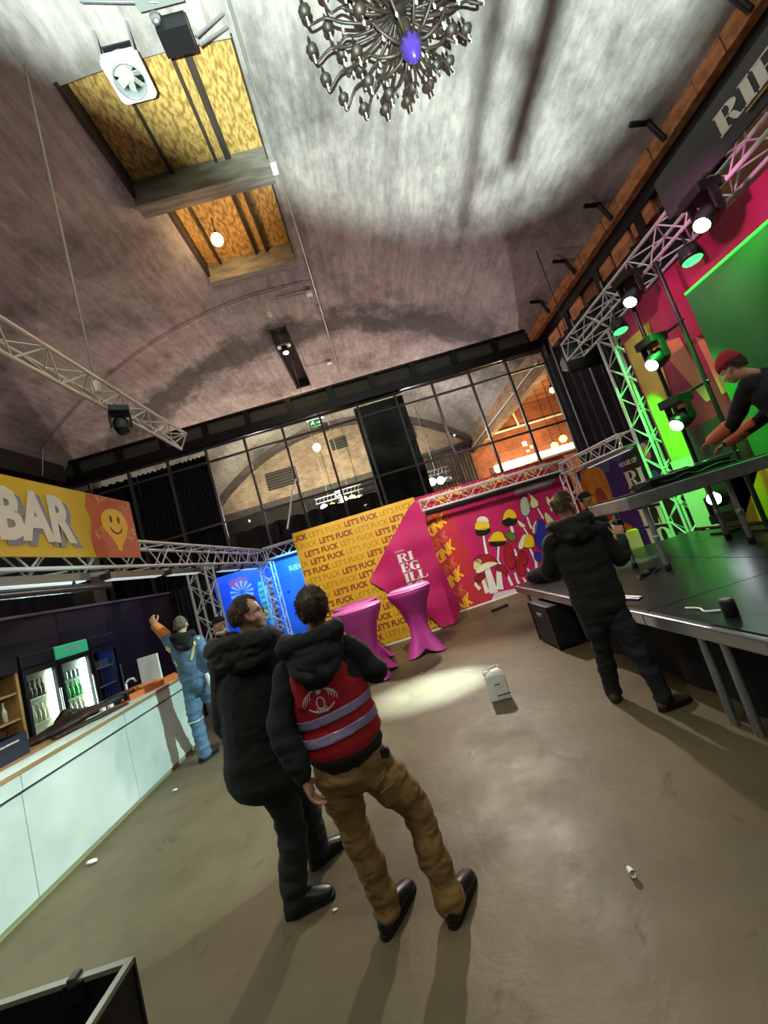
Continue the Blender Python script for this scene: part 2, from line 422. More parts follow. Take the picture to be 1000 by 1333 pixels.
# end wall: pale brick under the vault, dark tiles below, orange brick in the side bay
we = struct('wall_north', MB().bb((XL-.2, YF, 6.95), (6.5, YF+.3, 11.2)), MATS['brick_pale'])
struct('wall_north_lower', MB().bb((XL-.2, YF-.02, 0), (6.5, YF+.3, 6.6)), MATS['brick_dark'])
struct('trim_1', MB().bb((XL-.2, YF-.14, 6.6), (6.5, YF+.3, 6.96)), mat('dark_ledge', '4a443d', .7, c2='393430'))
struct('wall_bay', MB().bb((6.5, YF-.1, 0), (16, YF+.3, 9)), MATS['brick_orange'])
struct('wall_bay_side', MB().bb((15.7, YS, 0), (16, YF, 9)), MATS['brick_orange'])
struct('ceiling_bay', MB().bb((XR+.2, YS, 8.2), (16, YF, 8.5)), MATS['brick_side'])
struct('wall_bay_front', MB().bb((XR+.3, YS-.1, 0), (16, YS+.2, 8.5)), MATS['brick_dark'])
# curved soot-dark rib of the vault in front of the end wall
mb = MB(); vs = []
for i in range(25):
    x = XL+(XR-XL)*i/24
    vs += [(x, YF-.55, vz(x)+.05), (x, YF-.55, vz(x)-.34), (x, YF, vz(x)-.34), (x, YF, vz(x)+.05)]
fs = []
for i in range(24):
    for a in range(4): fs.append((i*4+a, i*4+(a+1) % 4, (i+1)*4+(a+1) % 4, (i+1)*4+a))
mb.add(vs, fs); struct('trim_2', mb, mat('rib_concrete', '5a4d4a', .8, c2='463c3a', sc=2), smooth=False)
# grilles in the end wall
for gx0, gx1, gz0, gz1 in ((-5.5, -3.62, 7.62, 8.68), (3.0, 3.95, 8.2, 9.25), (-1.2, -.2, 8.9, 9.6)):
    g = struct('window_1', MB().bb((gx0, YF-.08, gz0), (gx1, YF+.02, gz1)), mat('grille_dark', '201c1a', .8))
    k = int((gz1-gz0)/.17)
    for i in range(k):
        block('slat', (gx0+.05, YF-.14, gz0+.06+i*.17), (gx1-.05, YF-.08, gz0+.13+i*.17), mat('grille_slat', '4b423a', .7), g)
# corrugated curtain at the far corner
mb = MB(); vs = []
for i in range(91):
    x = 3.6+3.0*i/90; d = .06*math.sin(i*1.1)+.03*math.sin(i*.37)
    vs += [(x, YF-.55+d, 0), (x, YF-.55+d, 6.75)]
mb.add(vs, [(2*i, 2*i+2, 2*i+3, 2*i+1) for i in range(90)])
cu = mb.build('hall_curtain', mat('grey_curtain', '5c5148', .9, c2='463d36', sc=2), None, True)
m_ = cu.modifiers.new('t', 'SOLIDIFY'); m_.thickness = .02
tag(cu, 'grey brown pleated curtain hanging in the far corner behind the glass', 'curtain')
tag(MB().bb((3.4, YF-.75, 6.75), (6.75, YF-.4, 6.95)).build('curtain_rail_box', mat('rail_dark', '2c2825', .7)), 'dark box rail over the pleated curtain in the far corner', 'rail')

# ---- skylight wells
def well(idx, h, depth, beams, battens, dark=False):
    x0, x1, y0, y1 = h; zt = 10.56+depth
    r = thing('skylight_well', ['boarded skylight well nearest the chandelier, with yellow chipboard lid', 'boarded skylight well with the warm bulb hanging in it', 'small dark ceiling recess with a spotlight, above the glass screen'][idx], 'skylight', ((x0+x1)/2, (y0+y1)/2, vz((x0+x1)/2)), 'skylight wells along the vault')
    cm = CURB if not dark else TIMBER
    zb = min(vz(x0), vz(x1))-.08
    block('curb', (x0-.06, y1, zb-.14 if not dark else zb), (x1+.03, y1+.30 if not dark else y1+.1, zt), cm, r)
    block('curb', (x0-.05, y0-.06, vz((x0+x1)/2)+.03), (x1+.03, y0, zt), TIMBER, r)
    block('curb', (x0-.06, y0-.06, vz(x0)-.03), (x0, y1, zt), TIMBER, r)
    block('curb', (x1, y0-.06, vz(x1)-.02), (x1+.03, y1, zt), TIMBER, r)
    if dark:
        block('panel', (x0, y0, zt-.05), (x1, y1, zt), mat('recess_dark', '1d1613', .9), r); return r
    ed = [x0]+[b[0] for b in battens]+[x1]
    for a, b in zip(ed, ed[1:]):
        block('panel', (a+.01, y0, zt-.04), (b-.01, y1, zt), OSB, r)
    for bx, wd in battens:
        block('batten', (bx-wd/2, y0, zt-.14), (bx+wd/2, y1, zt-.04), TIMBER, r)
    return r
well(0, holes[0], .30, 1, [(-1.96, .05), (-1.0, .06), (-.74, .13)])
well(1, holes[1], .30, 1, [(-1.98, .05), (-.98, .05), (-.69, .06)])
well(2, holes[2], .35, 0, [], True)

# ---- steel beam of the screen and the wall rail
bm_ = thing('screen_beam', 'black steel beam over the glass screen across the whole hall', 'beam', (XC, YS, 6.83))
BEAMM = mat('beam_black', '151619', .35, .4)
block('flange', (XL, YS-.16, 6.83), (XR, YS+.16, 7.12), BEAMM, bm_)
block('web', (XL, YS-.06, 7.12), (XR, YS+.06, 7.55), mat('beam_grey', '4a4d45', .6, c2='383b36', sc=2), bm_)
block('flange', (XL, YS-.14, 7.55), (XR, YS+.14, 7.62), BEAMM, bm_)
for i in range(12):
    x = XR-.05-i*1.4
    block('stiffener', (x-.16, YS-.15, 7.10), (x+.02, YS-.05, 7.56), BEAMM, bm_)
rb = thing('wall_rail', 'black steel beam along the brick wall above the stage', 'beam', (XR, 4, 6.75))
block('flange', (XR-.14, -3, 6.84), (XR, YS-.2, 7.12), BEAMM, rb)
for i in range(8):
    y = .8+i*1.55
    block('post', (XR-.13, y-.10, 6.15), (XR-.01, y+.10, 6.86), BEAMM, rb)
    bar('bracket', (XR-.34, y+.3, 7.15), (XR-.46, y+.34, 7.60), .045, BEAMM, rb, 6)
    bar('bracket', (XR-.46, y+.34, 7.58), (XR-.74, y+.36, 7.66), .045, BEAMM, rb, 6)
# brick course above the rail: separate blocks of brickwork
BC = mat('brick_course', 'c4875a', .85, c2='9c6239', sc=2.2, bump=.4, bsc=12)
for i in range(30):
    y = -2.9+i*.5
    block('brick', (XR-.30-random.random()*.03, y+.006, 7.13), (XR-.001, y+.494, 7.40+random.random()*.03), BC, wr)
for i in range(16):
    y = 1.2+i*.68
    if i % 4 != 3: block('brick', (XR-.08-random.random()*.03, y, 6.42+random.random()*.12), (XR-.001, y+.6, 6.86), BC, wr)
for side, x0, x1 in (('west', XL, XL+.3),):
    block_o = struct('trim_3', MB().bb((x0, YB, 6.9), (x1, YS-.2, 7.5)), mat('ledge_dark', '2b2723', .8, c2='1d1a18'))

# ---- glazed screen: mullions, rails, panes
sg = thing('glass_screen', 'tall black steel screen with glass panes under the beam', 'screen', (XC, YS, 0))
PANE = glass('screen_glass')
MUL = mat('mullion_steel', '43423f', .5, .3)
mx = [6.9-1.27*i for i in range(13)]
for x in mx: block('mullion', (x-.035, YS-.05, 0), (x+.035, YS+.05, 6.83), MUL, sg)
for z in (2.2, 4.3, 6.33, 6.78): block('rail', (XL, YS-.035, z-.03), (XR, YS+.035, z+.03), MUL, sg)
for a, b in zip(mx[1:], mx):
    for z0, z1 in ((2.23, 4.27), (4.33, 6.30), (6.36, 6.75)):
        block('pane', (a+.04, YS-.006, z0), (b-.04, YS+.006, z1), PANE, sg)
# dark brick pillar behind the screen, black drapes
struct('wall_pillar', MB().bb((.42, YS+.35, 0), (2.12, YS+1.0, 6.83)), MATS['brick_dark'])
def drape(name, x0, y0, x1, y1, z0, z1, label, cat='drape', m=SOFTBLK, amp=.06, n=60, grp=None):
    mb = MB(); vs = []; d = V((x1-x0, y1-y0, 0)); nn = V((-d.y, d.x, 0)).normalized()
    for i in range(n+1):
        p = V((x0, y0, 0))+d*(i/n)+nn*(amp*math.sin(i*.9)+amp*.5*math.sin(i*.41+1))
        vs += [(p.x, p.y, z0), (p.x, p.y, z1+.025*math.sin(i*.8))]
    mb.add(vs, [(2*i, 2*i+2, 2*i+3, 2*i+1) for i in range(n)])
    o = mb.build(name, m, None, True); q = o.modifiers.new('t', 'SOLIDIFY'); q.thickness = .015; o.modifiers.new('e', 'EDGE_SPLIT')
    return tag(o, label, cat, grp)
drape('black_drape', -9.0, YS+.3, -7.03, YS+.3, .02, 6.66, 'black drape behind the screen, at the west wall', amp=.02)
drape('black_drape', -7.02, YS+.3, -5.76, YS+.3, .02, 6.68, 'black drape behind the screen, middle one of three', amp=.02)
drape('black_drape', -5.75, YS+.3, -4.62, YS+.3, .02, 6.70, 'black drape behind the screen, next to the clear panes', amp=.02)
drape('dark_drape', -4.5, YS+.5, .35, YS+.5, .02, 3.95, 'low dark mesh drape behind the screen under the arch', m=mat('mesh_drape', '463b3c', .9, c2='30282a', sc=9))
drape('black_drape', XR-.22, 6.2, XR-.22, YS-.3, .02, 6.35, 'black drape over the brick wall between screen and stage tower', n=90)
drape('black_drape', -5.75, 10.4, -4.6, 10.4, .02, 2.6, 'short black drape added to shield the bar panelling from blue booth light', amp=.03)  # added to keep the blue booth spill off the panelling
drape('black_drape', -8.6, 2.0, -8.6, 11.8, .02, 5.0, 'black drape along the wall behind the bar', n=100)
for y in (8.2, 9.6, 10.9):
    tag(bar('drape_pole', (XR-.36, y, .02), (XR-.36, y, 6.4), .022, ALUD), 'thin grey pole in front of the black wall drape', 'pole', 'poles in front of the wall drape')
struct('wall_stub', MB().bb((-7.4, 9.3, 0), (-6.9, 9.7, 4.2)), mat('stub_plaster', '4a4039', .9, c2='38302b', sc=2))

# ---- conduits on the vault
CON = mat('conduit_grey', 'a9a8a2', .4, .6)
pts = [(.10+.30*i/12, 2.0+1.05*i, vz(.10+.30*i/12)-.05) for i in range(15)]
cd = thing('ceiling_conduit', 'straight grey conduit running along the crown of the vault', 'conduit', pts[0])
for a, b in zip(pts, pts[1:]): bar('pipe', a, b, .028, CON, cd, 6)
for yy in (7.3, 11.2, 15.5):
    z = vz(.1)-.06
    bar('pipe', (.1, yy, z), (-.95, yy, vz(-.95)-.06), .018, CON, cd, 6)
    block('junction_box', (.02, yy-.09, z-.08), (.2, yy+.09, z+.03), WHITEM, cd)
arc = [(-8.6+i*.44, 10.8, vz(-8.6+i*.44)-.05) for i in range(21)]
ac = thing('arched_conduit', 'thin pale cable conduit arching across the vault', 'conduit', arc[10])
for a, b in zip(arc, arc[1:]): bar('pipe', a, b, .016, CON, ac, 6)
bar('pipe', (-8.6, 10.8, vz(-8.6)-.05), (-8.75, 10.8, 6.9), .016, CON, ac, 6)
sp = thing('sprinkler_lamp', 'small white lamp on a short stem below the arched conduit', 'lamp', (-1.25, 11.1, vz(-1.25)))
bar('stem', (-1.25, 11.1, vz(-1.25)), (-1.25, 11.1, vz(-1.25)-.5), .02, WHITEM, sp, 6)
MB().ball((-1.25, 11.1, vz(-1.25)-.55), .08).build('cap', WHITEM, sp, True)

# ---- extractor fan
def fan():
    x, y, z = -1.65, 5.08, 9.95
    r = thing('extractor_fan', 'square white extractor fan hanging under the boarded skylight', 'fan', (x, y, z))
    mb = MB(); h = .29
    n = 28; vs = []
    def sq(a, s): c, q = math.cos(a), math.sin(a); k = s/max(abs(c), abs(q)); return c*k, q*k
    for zz in (0, .08):
        for i in range(n):
            a = 2*PI*i/n; vs.append((x+sq(a, h)[0], y+sq(a, h)[1], z+zz))
        for i in range(n):
            a = 2*PI*i/n; vs.append((x+.225*math.cos(a), y+.225*math.sin(a), z+zz))
    fs = []
    for i in range(n):
        j = (i+1) % n
        fs += [(i, n+i, n+j, j), (2*n+i, 2*n+j, 3*n+j, 3*n+i), (i, j, 2*n+j, 2*n+i), (n+i, 3*n+i, 3*n+j, n+j)]
    mb.add(vs, fs); mb.build('frame', WHITEM, r)
    mb = MB(); vs = []
    for zz, rr in ((-.05, .235), (-.05, .215), (.2, .215), (.2, .235)):
        for i in range(n): vs.append((x+rr*math.cos(2*PI*i/n), y+rr*math.sin(2*PI*i/n), z+zz))
    fs = [(k*n+i, k*n+(i+1) % n, ((k+1) % 4)*n+(i+1) % n, ((k+1) % 4)*n+i) for k in range(4) for i in range(n)]
    mb.add(vs, fs); mb.build('duct_ring', mat('fan_ring', 'b9c2c4', .35, .5), r, True)
    MB().lathe([(.001, -.02), (.07, -.02), (.075, .06), (.001, .06)], (x, y, z+.06), 14).build('hub', WHITEM, r, True)
    for k in range(7):
        a = 2*PI*k/7; M = Matrix.Rotation(a, 3, 'Z') @ Matrix.Rotation(.6, 3, 'X')
        MB().box(V((x, y, z+.09))+M @ V((.14, 0, 0)), (.14, .11, .01), M=M).build('blade', mat('fan_blade', 'a8a499', .5), r)
    block('back_plate', (x-.22, y-.22, z+.3), (x+.22, y+.22, z+.33), PLAS, r)
    for sx in (-1, 1): bar('bracket', (x+sx*.25, y-.25, z+.05), (x+sx*.25, y-.25, vz(x)+.1), .02, ALU, r, 6)
fan()
pj = thing('ceiling_projector', 'black box lamp with grey plate hung at the skylight edge', 'lamp', (-.72, 4.5, 9.9))
block('housing', (-.95, 4.55, 9.75), (-.5, 4.85, 10.0), PLAS, pj)
block('back_plate', (-1.1, 4.05, 10.05), (-.45, 4.5, 10.09), mat('plate_grey', '7c807c', .6), pj)
bar('lens', (-.9, 4.52, 9.88), (-.9, 4.46, 9.86), .07, ALU, pj, 10)
for a, b in (((-1.8, 4.35, 10.2), (-.8, 4.45, 10.05)), ((-.45, 4.75, 9.85), (.03, 4.85, 10.3)), ((-.45, 4.85, 9.85), (.03, 5.0, 10.3))): bar('arm', a, b, .02, ALU, pj, 6)

# ---- chandelier
def chandelier():
    cx, cy, cz = 2.07, 3.91, 7.5
    r = thing('chandelier', 'large ornate black chandelier with two tiers of candle arms and purple ball', 'chandelier', (cx, cy, cz))
    GL = mat('chandelier_glass', '33291f', .5, .1, c2='1f1813', sc=9); PUR = mat('purple_globe', '3d2a78', .25)
    CRY = mat('chandelier_crystal', 'c9c4b6', .15, spec=.8)
    MB().lathe([(.001, -.20), (.05, -.18), (.11, -.08), (.13, 0), (.11, .09), (.05, .16), (.001, .18)], (cx, cy, cz), 18).build('globe', PUR, r, True)
    MB().lathe([(.03, .15), (.06, .2), (.09, .3), (.05, .4), (.1, .5), (.12, .58), (.06, .7), (.05, .9), (.11, 1.0), (.04, 1.15), (.03, 1.5)], (cx, cy, cz), 14).build('column', GL, r, True)
    bar('chain', (cx, cy, cz+1.45), (cx, cy, vz(cx)-.01), .02, TIMBER, r, 6)
    def tier(n, z, R, up, r0):
        p = lambda rr, zz: (cx+rr, cy, z+zz)
        arm = MB().chain([p(.06, 0), p(R*.3, -.10), p(R*.62, -.05), p(R*.8, .05), p(R*.98, -.02), p(R*1.02, up*.5), p(R, up)], [r0, r0, r0, r0*.9, r0*.8, r0*.8, r0*.7], 7, 3).mesh('arm', GL, True)
        cup = MB().lathe([(.001, 0), (.05, .01), (.075, .05), (.08, .06), (.02, .06), (.001, .06)], p(R, up), 9).mesh('candle_cup', GL, True)
        cand = MB().lathe([(.016, .05), (.016, .17), (.024, .19), (.018, .24), (.001, .29)], p(R, up), 7).mesh('candle', PLAS, True)
        drop = MB().lathe([(.001, -.16), (.022, -.12), (.012, -.07), (.018, -.04), (.001, 0)], p(R, up), 6).mesh('crystal_drop', CRY, True)
        drop2 = MB().lathe([(.001, -.12), (.018, -.09), (.010, -.05), (.001, 0)], p(R*.66, -.06), 6).mesh('crystal_drop', CRY, True)
        for k in range(n):
            a = 2*PI*(k+.3)/n; M = Matrix.Translation((cx, cy, 0)) @ Matrix.Rotation(a, 4, 'Z') @ Matrix.Translation((-cx, -cy, 0))
            o = link('arm', arm, r, M)
            link('candle_cup', cup, o, M); link('candle', cand, o, M); link('crystal_drop', drop, o, M); link('crystal_drop', drop2, o, M)
    tier(11, cz+.08, .62, .10, .019)
    tier(20, cz+.52, 1.12, .12, .018)
    tier(16, cz+.62, .84, .26, .017)
    tier(10, cz+1.0, .5, .2, .015)
chandelier()

# ---- bulbs and exit sign
def pendant(loc, top, label, power, col, m, rr=.09, grp=None):
    x, y, z = loc
    r = thing('pendant_bulb', label, 'lamp', (x, y, top), grp)
    bar('cord', (x, y, z+.14), (x, y, top), .012, PLAS, r, 6)
    MB().lathe([(.02, .22), (.05, .2), (.05, .1), (.02, .09)], (x, y, z), 10).build('socket', PLAS, r, True)
    MB().ball((x, y, z), rr, 12, 8).build('bulb', m, r, True)
    point('bulb_light', (x, y, z-rr-.06), power, col, .08)
pendant((-1.66, 8.35, 10.2), 10.8, 'warm glowing bulb hanging in the second boarded skylight', 90, (1, .62, .30), LAMPW, .14)
pendant((-1.72, 19.0, 8.15), 10.5, 'warm glowing bulb hanging behind the glass before the end wall', 220, (1, .78, .50), LAMPW, .2)
rs = thing('recess_spot', 'small white spotlight in the dark ceiling recess', 'lamp', (-1.35, 13.6, 10.55))
block('bracket', (-1.6, 13.5, 10.45), (-1.1, 13.7, 10.5), WHITEM, rs)
MB().lathe([(.13, 0), (.13, .22), (.05, .28), (.001, .28)], (-1.35, 13.6, 10.2), 12).build('housing', PLAS, rs, True)
MB().lathe([(.001, 0), (.10, 0), (.10, .02), (.001, .02)], (-1.35, 13.6, 10.18), 12).build('lens', LAMPC, rs, True)
es = thing('exit_sign', 'white and green exit sign hanging behind the glass screen', 'sign', (-1.1, 14.5, 7.9))
EX = mat('exit_green', '2f9a55', .4, em=.5); EXW = mat('exit_white', 'f2f4ea', .4, em=1.6)
block('board', (-1.42, 14.48, 7.72), (-.72, 14.54, 8.0), EXW, es)
block('board', (-1.34, 14.46, 7.46), (-.86, 14.52, 7.72), EX, es)
Pex = lambda u, v, w: V((-1.3+u, 14.46-w, 7.50+v))
MB().prism([(.02, .02), (.10, .08), (.16, .02), (.19, .04), (.13, .12), (.17, .16), (.11, .18), (.05, .12)], Pex, .006).build('pictogram', EXW, es)
MB().prism([(.25, .10), (.36, .10), (.36, .16), (.43, .08), (.36, .0), (.36, .06), (.25, .06)], Pex, .006).build('pictogram', EXW, es)
for x in (-1.3, -.85): bar('cord', (x, 14.51, 8.0), (x, 14.51, vz(x)), .01, CON, es, 6)
# side bay: pipes, trough light, string of bulbs
tr = thing('trough_light', 'long bright fluorescent trough on the orange brick wall', 'lamp', (10.5, 22.3, 4.8))
block('channel', (7.7, 22.25, 4.62), (13.6, 22.55, 4.74), ALUD, tr)
block('tube_cover', (7.75, 22.2, 4.74), (13.5, 22.5, 5.1), mat('tube_white', 'fff3df', .4, em=3.2), tr)
for a, b, l in (((7.5, 22.4, 7.0), (14.5, 22.4, 7.0), 'white horizontal pipe along the orange brick wall'), ((9.9, 22.4, 8.0), (10.0, 22.4, 7.05), 'short white pipe dropping down the orange brick wall')):
    tag(bar('wall_pipe', a, b, .07, WHITEM), l, 'pipe')
hp = thing('header_pipe', 'thin white pipe running along the pale brick header', 'pipe', (XR-.05, 17, 6.5))
bar('pipe', (XR-.06, YS+.4, 6.62), (XR-.06, YF-.3, 6.58), .035, WHITEM, hp, 6)
for i, (x, y, z) in enumerate(((9.15, 17.6, 4.5), (9.1, 16.6, 4.53), (9.11, 15.6, 4.5), (7.6, 13.4, 5.82))):
    pendant((x, y, z), 8.2, ['warm bulb in the side bay, lowest of the string', 'warm bulb in the side bay, middle of the string', 'warm bulb in the side bay, topmost of the string', 'single white bulb high beside the screen post'][i], 45, (1, .66, .34), LAMPY if i < 3 else LAMPW, .16 if i < 3 else .1, 'bulbs in the side bay')
cl = thing('wall_notice', 'cluster of pale notices on the orange brick wall', 'notice', (10.0, 22.5, 5.6))
for x, z, sx, sz in ((9.9, 5.75, .28, .3), (10.3, 5.5, .3, .2), (10.0, 5.35, .2, .16)): block('sheet', (x, 22.55, z), (x+sx, 22.6, z+sz), WHITEM, cl)
# ================================================================ trusses
def truss(r, p0, p1, s, m, up=(0, 0, 1), seg=.32, kind=4, rc=.025, rb=.011, n=8):
    """box (4 chords) or triangular (3) truss from p0 to p1; chords and braces are parts of r"""
    p0, p1 = V(p0), V(p1); t = (p1-p0); L = t.length; t.normalize(); u = V(up); sd = t.cross(u).normalized(); u = sd.cross(t).normalized()
    h = s/2
    if kind == 4: of = [sd*a*h+u*b*h for a, b in ((-1, -1), (1, -1), (1, 1), (-1, 1))]
    else: of = [sd*-h+u*h*.7, sd*h+u*h*.7, u*-h]
    for o in of: bar('chord', p0+o, p1+o, rc, m, r, n)
    k = max(1, round(L/seg))
    for a in range(len(of)):
        b = (a+1) % len(of)
        for i in range(k):
            q0, q1 = p0+t*(L*i/k), p0+t*(L*(i+1)/k)
            if (i+a) % 2: bar('brace', q0+of[a], q1+of[b], rb, m, r, 5)
            else: bar('brace', q0+of[b], q1+of[a], rb, m, r, 5)
        for q in (p0, p1): bar('brace', q+of[a], q+of[b], rb*1.3, m, r, 5)
def mhead(loc, to, label, lens=LAMPC, ax=(0, 0, 1), s=1.0, grp='moving heads of the stage rig'):
    """moving head: base, yoke, body, lens. ax points from base towards the head (down when hung)"""
    p = V(loc); d = (V(to)-p).normalized(); a = V(ax).normalized()
    r = thing('moving_head', label, 'stage light', p-a*.33*s, grp)
    y = d.cross(a); y = y.normalized() if y.length > .1 else a.orthogonal().normalized()
    x = y.cross(a); B = Matrix((x, y, a)).transposed()
    MB().box(p-a*.27*s, (.28*s, .30*s, .12*s), M=B).build('base', PLAS, r, bev=.012)
    for k in (-1, 1):
        MB().box(p-a*.09*s+y*k*.15*s, (.10*s, .03*s, .26*s), M=B).build('yoke_arm', PLAS, r, bev=.008)
    M = d.to_track_quat('Z', 'Y').to_matrix()
    MB().lathe([(.001, -.17*s), (.09*s, -.16*s), (.125*s, -.08*s), (.125*s, .06*s), (.10*s, .12*s), (.10*s, .15*s), (.001, .15*s)], p, 14, M).build('head', PLAS, r, True)
    MB().lathe([(.001, 0), (.085*s, 0), (.08*s, .012), (.001, .02)], p+d*.15*s, 14, M).build('lens', lens, r, True)
    return r
def par(loc, to, label, lens=LAMPG, grp='round lamps on the stage truss'):
    p = V(loc); d = (V(to)-p).normalized(); M = d.to_track_quat('Z', 'Y').to_matrix()
    r = thing('par_lamp', label, 'stage light', p, grp)
    MB().lathe([(.001, -.16), (.10, -.15), (.12, -.02), (.12, .05), (.001, .05)], p, 16, M).build('housing', PLAS, r, True)
    MB().lathe([(.001, .051), (.108, .051), (.10, .06), (.001, .062)], p, 16, M).build('lens', lens, r, True)
    bar('bracket', p-d*.05, p+V((0, 0, .38)), .015, PLAS, r, 6); return r

SILV = mat('truss_silver', 'e2e3e4', .38, .15)
# bar truss along the counter, with its corner column
t = thing('bar_truss', 'silver box truss running above the bar counter', 'truss', (-3.3, 7, 2.6))
truss(t, (-3.46, .8, 2.82), (-3.46, 11.3, 2.82), .36, SILV, seg=.36)
t = thing('truss_column', 'silver truss column standing at the far end of the bar', 'truss', (-3.5, 7.5, 0))
truss(t, (-3.47, 7.42, .03), (-3.47, 7.42, 2.62), .34, SILV, (0, 1, 0), .3)
block('base_plate', (-3.7, 7.2, 0), (-3.24, 7.64, .03), ALUD, t)
BLUET = SILV
t = thing('truss_column', 'silver truss column in blue light beside the yellow panel', 'truss', (-3.3, 11.3, 0))
truss(t, (-3.3, 11.0, .03), (-3.3, 11.0, 2.62), .34, BLUET, (0, 1, 0), .3); block('base_plate', (-3.53, 10.8, 0), (-3.07, 11.22, .03), ALUD, t)
t = thing('booth_truss', 'short truss in blue light between column and yellow panel', 'truss', (-2.5, 11.1, 2.8))
truss(t, (-3.26, 11.1, 2.86), (-1.3, 11.1, 2.86), .34, BLUET, seg=.32)
# LED bars hung under it
for i, (a, b) in enumerate(((3.0, 4.42), (4.75, 5.9), (6.1, 7.1), (7.9, 9.0), (9.2, 10.3))):
    r = thing('led_bar', ['LED bar under the bar truss below the letters of the sign', 'LED bar under the bar truss below the smiling balloon', 'LED bar under the bar truss just before the column', 'LED bar under the bar truss just past the column', 'LED bar under the bar truss next to the blue corner'][i], 'stage light', (-3.34, a, 2.56), 'LED bars under the bar truss')
    block('housing', (-3.42, a, 2.50), (-3.28, b, 2.58), mat('led_housing', '55565a', .4, .5), r)
    block('lens', (-3.40, a+.05, 2.488), (-3.30, b-.05, 2.50), mat('led_lens', 'dfe8ea', .3, em=.6), r)
    for y in (a+.15, b-.15): block('clamp', (-3.37, y-.03, 2.58), (-3.31, y+.03, 2.64), PLAS, r)
bp = thing('black_pipe', 'black pipe hung below the bar sign', 'pipe', (-3.3, 3, 2.42))
bar('pipe', (-3.22, .8, 2.40), (-3.22, 4.6, 2.40), .04, mat('pipe_gloss', '3a3c3f', .25, .6), bp, 8)
for y in (1.5, 4.2): bar('hanger', (-3.3, y, 2.46), (-3.3, y, 2.66), .015, PLAS, bp, 6)
# ceiling truss with hoist chain and lamp
t = thing('ceiling_truss', 'triangular white truss hung from the vault by a chain', 'truss', (-3, 5, 5))
WT = mat('truss_white', 'ebe6da', .4, .3)
truss(t, (-3.05, 1.6, 4.95), (-3.05, 6.95, 4.95), .30, WT, kind=3, seg=.3)
hc = thing('hoist_chain', 'thin hoist chain from the vault to the white ceiling truss', 'chain', (-3.05, 4.9, 10.3))
bar('chain', (-3.05, 4.9, 5.05), (-3.05, 4.9, vz(-3.05)+.02), .016, mat('chain_steel', '9a8f82', .5, .5), hc, 6)
block('hook', (-3.09, 4.86, 4.98), (-3.01, 4.94, 5.14), WT, hc)
mhead((-2.98, 5.15, 4.58), (-2.4, 4.4, 2), 'small black lamp hanging under the white ceiling truss', PLAS, (0, 0, -1), .8)
# truss in front of the mural and round the corner to the stage tower
WU = V((3.9, .47, 0)).normalized(); WN = V((-WU.y, WU.x, 0)); WA = V((1.3, 9.5, 0))
t = thing('mural_truss', 'silver truss in front of the mushroom mural, upper edge', 'truss', (3, 9.4, 2.6))
a0 = WA-WN*.32; truss(t, a0+WU*-.2+V((0, 0, 2.70)), a0+WU*3.75+V((0, 0, 2.70)), .26, SILV, seg=.3, rc=.02, rb=.009)
dk = thing('drape_bar', 'black bar with dark roll under the mural truss', 'bar', (3, 9.3, 2.5))
a1 = a0-WN*.02
bar('roll', a1+WU*-.1+V((0, 0, 2.50)), a1+WU*3.7+V((0, 0, 2.50)), .055, PLAS, dk, 8)
for k in (.3, 1.6, 3.0): bar('hanger', a1+WU*k+V((0, 0, 2.5)), a1+WU*k+V((0, 0, 2.55)), .02, PLAS, dk, 6)
t = thing('side_truss', 'silver truss from the mural corner to the green stage tower', 'truss', (4.9, 8, 2.6))
truss(t, (4.92, 9.35, 2.60), (4.92, 6.92, 2.56), .26, SILV, seg=.28, rc=.022, rb=.01)
lb = thing('led_bar', 'LED bar lying under the truss beside the purple banner', 'stage light', (4.86, 7.5, 2.4), 'LED bars under the bar truss')
block('housing', (4.84, 6.9, 2.36), (4.96, 8.4, 2.45), ALUD, lb); block('lens', (4.86, 6.95, 2.35), (4.94, 8.35, 2.36), MATS['led_lens'], lb)
for y in (7.1, 8.2): block('clamp', (4.88, y, 2.45), (4.93, y+.04, 2.455), PLAS, lb)
t = thing('truss_column', 'slim silver truss column behind the man in the black jacket', 'truss', (4.9, 9.5, 0))
truss(t, (4.95, 9.42, .02), (4.95, 9.42, 2.5), .26, SILV, (0, 1, 0), .3, rc=.02, rb=.009)
# stage tower and top truss
t = thing('stage_tower', 'truss tower at the stage corner, lit bright green', 'truss', (5.0, 6.62, 0))
truss(t, (5.20, 6.68, .03), (5.20, 6.68, 4.50), .34, SILV, (0, 1, 0), .30)
block('base_plate', (4.98, 6.47, 0), (5.42, 6.90, .03), ALUD, t)
t = thing('stage_top_truss', 'silver box truss running along the top of the stage', 'truss', (5, 4, 4.7))
truss(t, (4.98, 7.55, 4.74), (4.98, 1.2, 4.86), .36, SILV, seg=.32)
# small unseen frame added behind the camera to cast a truss shadow on the vault
t = thing('shadow_frame', 'unseen dark frame added behind the viewer to cast the truss shadow', 'shadow frame', (.17, -1.9, 0))
for y0, y1, r_, xa, za, xb, zb in ((-1.9, -.22, .013, .085, 1.225, .158, 1.19), (-1.9, -.37, .023, .170, 1.175, .222, 1.157)):
    bar('rail', (xa-.03, y0, za+.015), (xb, y1, zb), r_, BLACK, t)
    bar('post', (xa-.03, y0, 0), (xa-.03, y0, za+.03), .016, BLACK, t)
for i in range(7):
    y = -.95+i*.11
    bar('brace', (.118+.045*(y+.6)/.4, y, 1.205), (.20+.03*(y+.6)/.4, y+(.10 if i % 2 else -.06), 1.163), .005, BLACK, t, 6)
t = thing('light_shield', 'unseen curved black shield added behind the viewer to shape the flood light', 'shield', (-.3, -.7, 0))  # unseen shield added so the flood pool on the vault gets its outline
L0 = V((-.3, -1.2, .3))
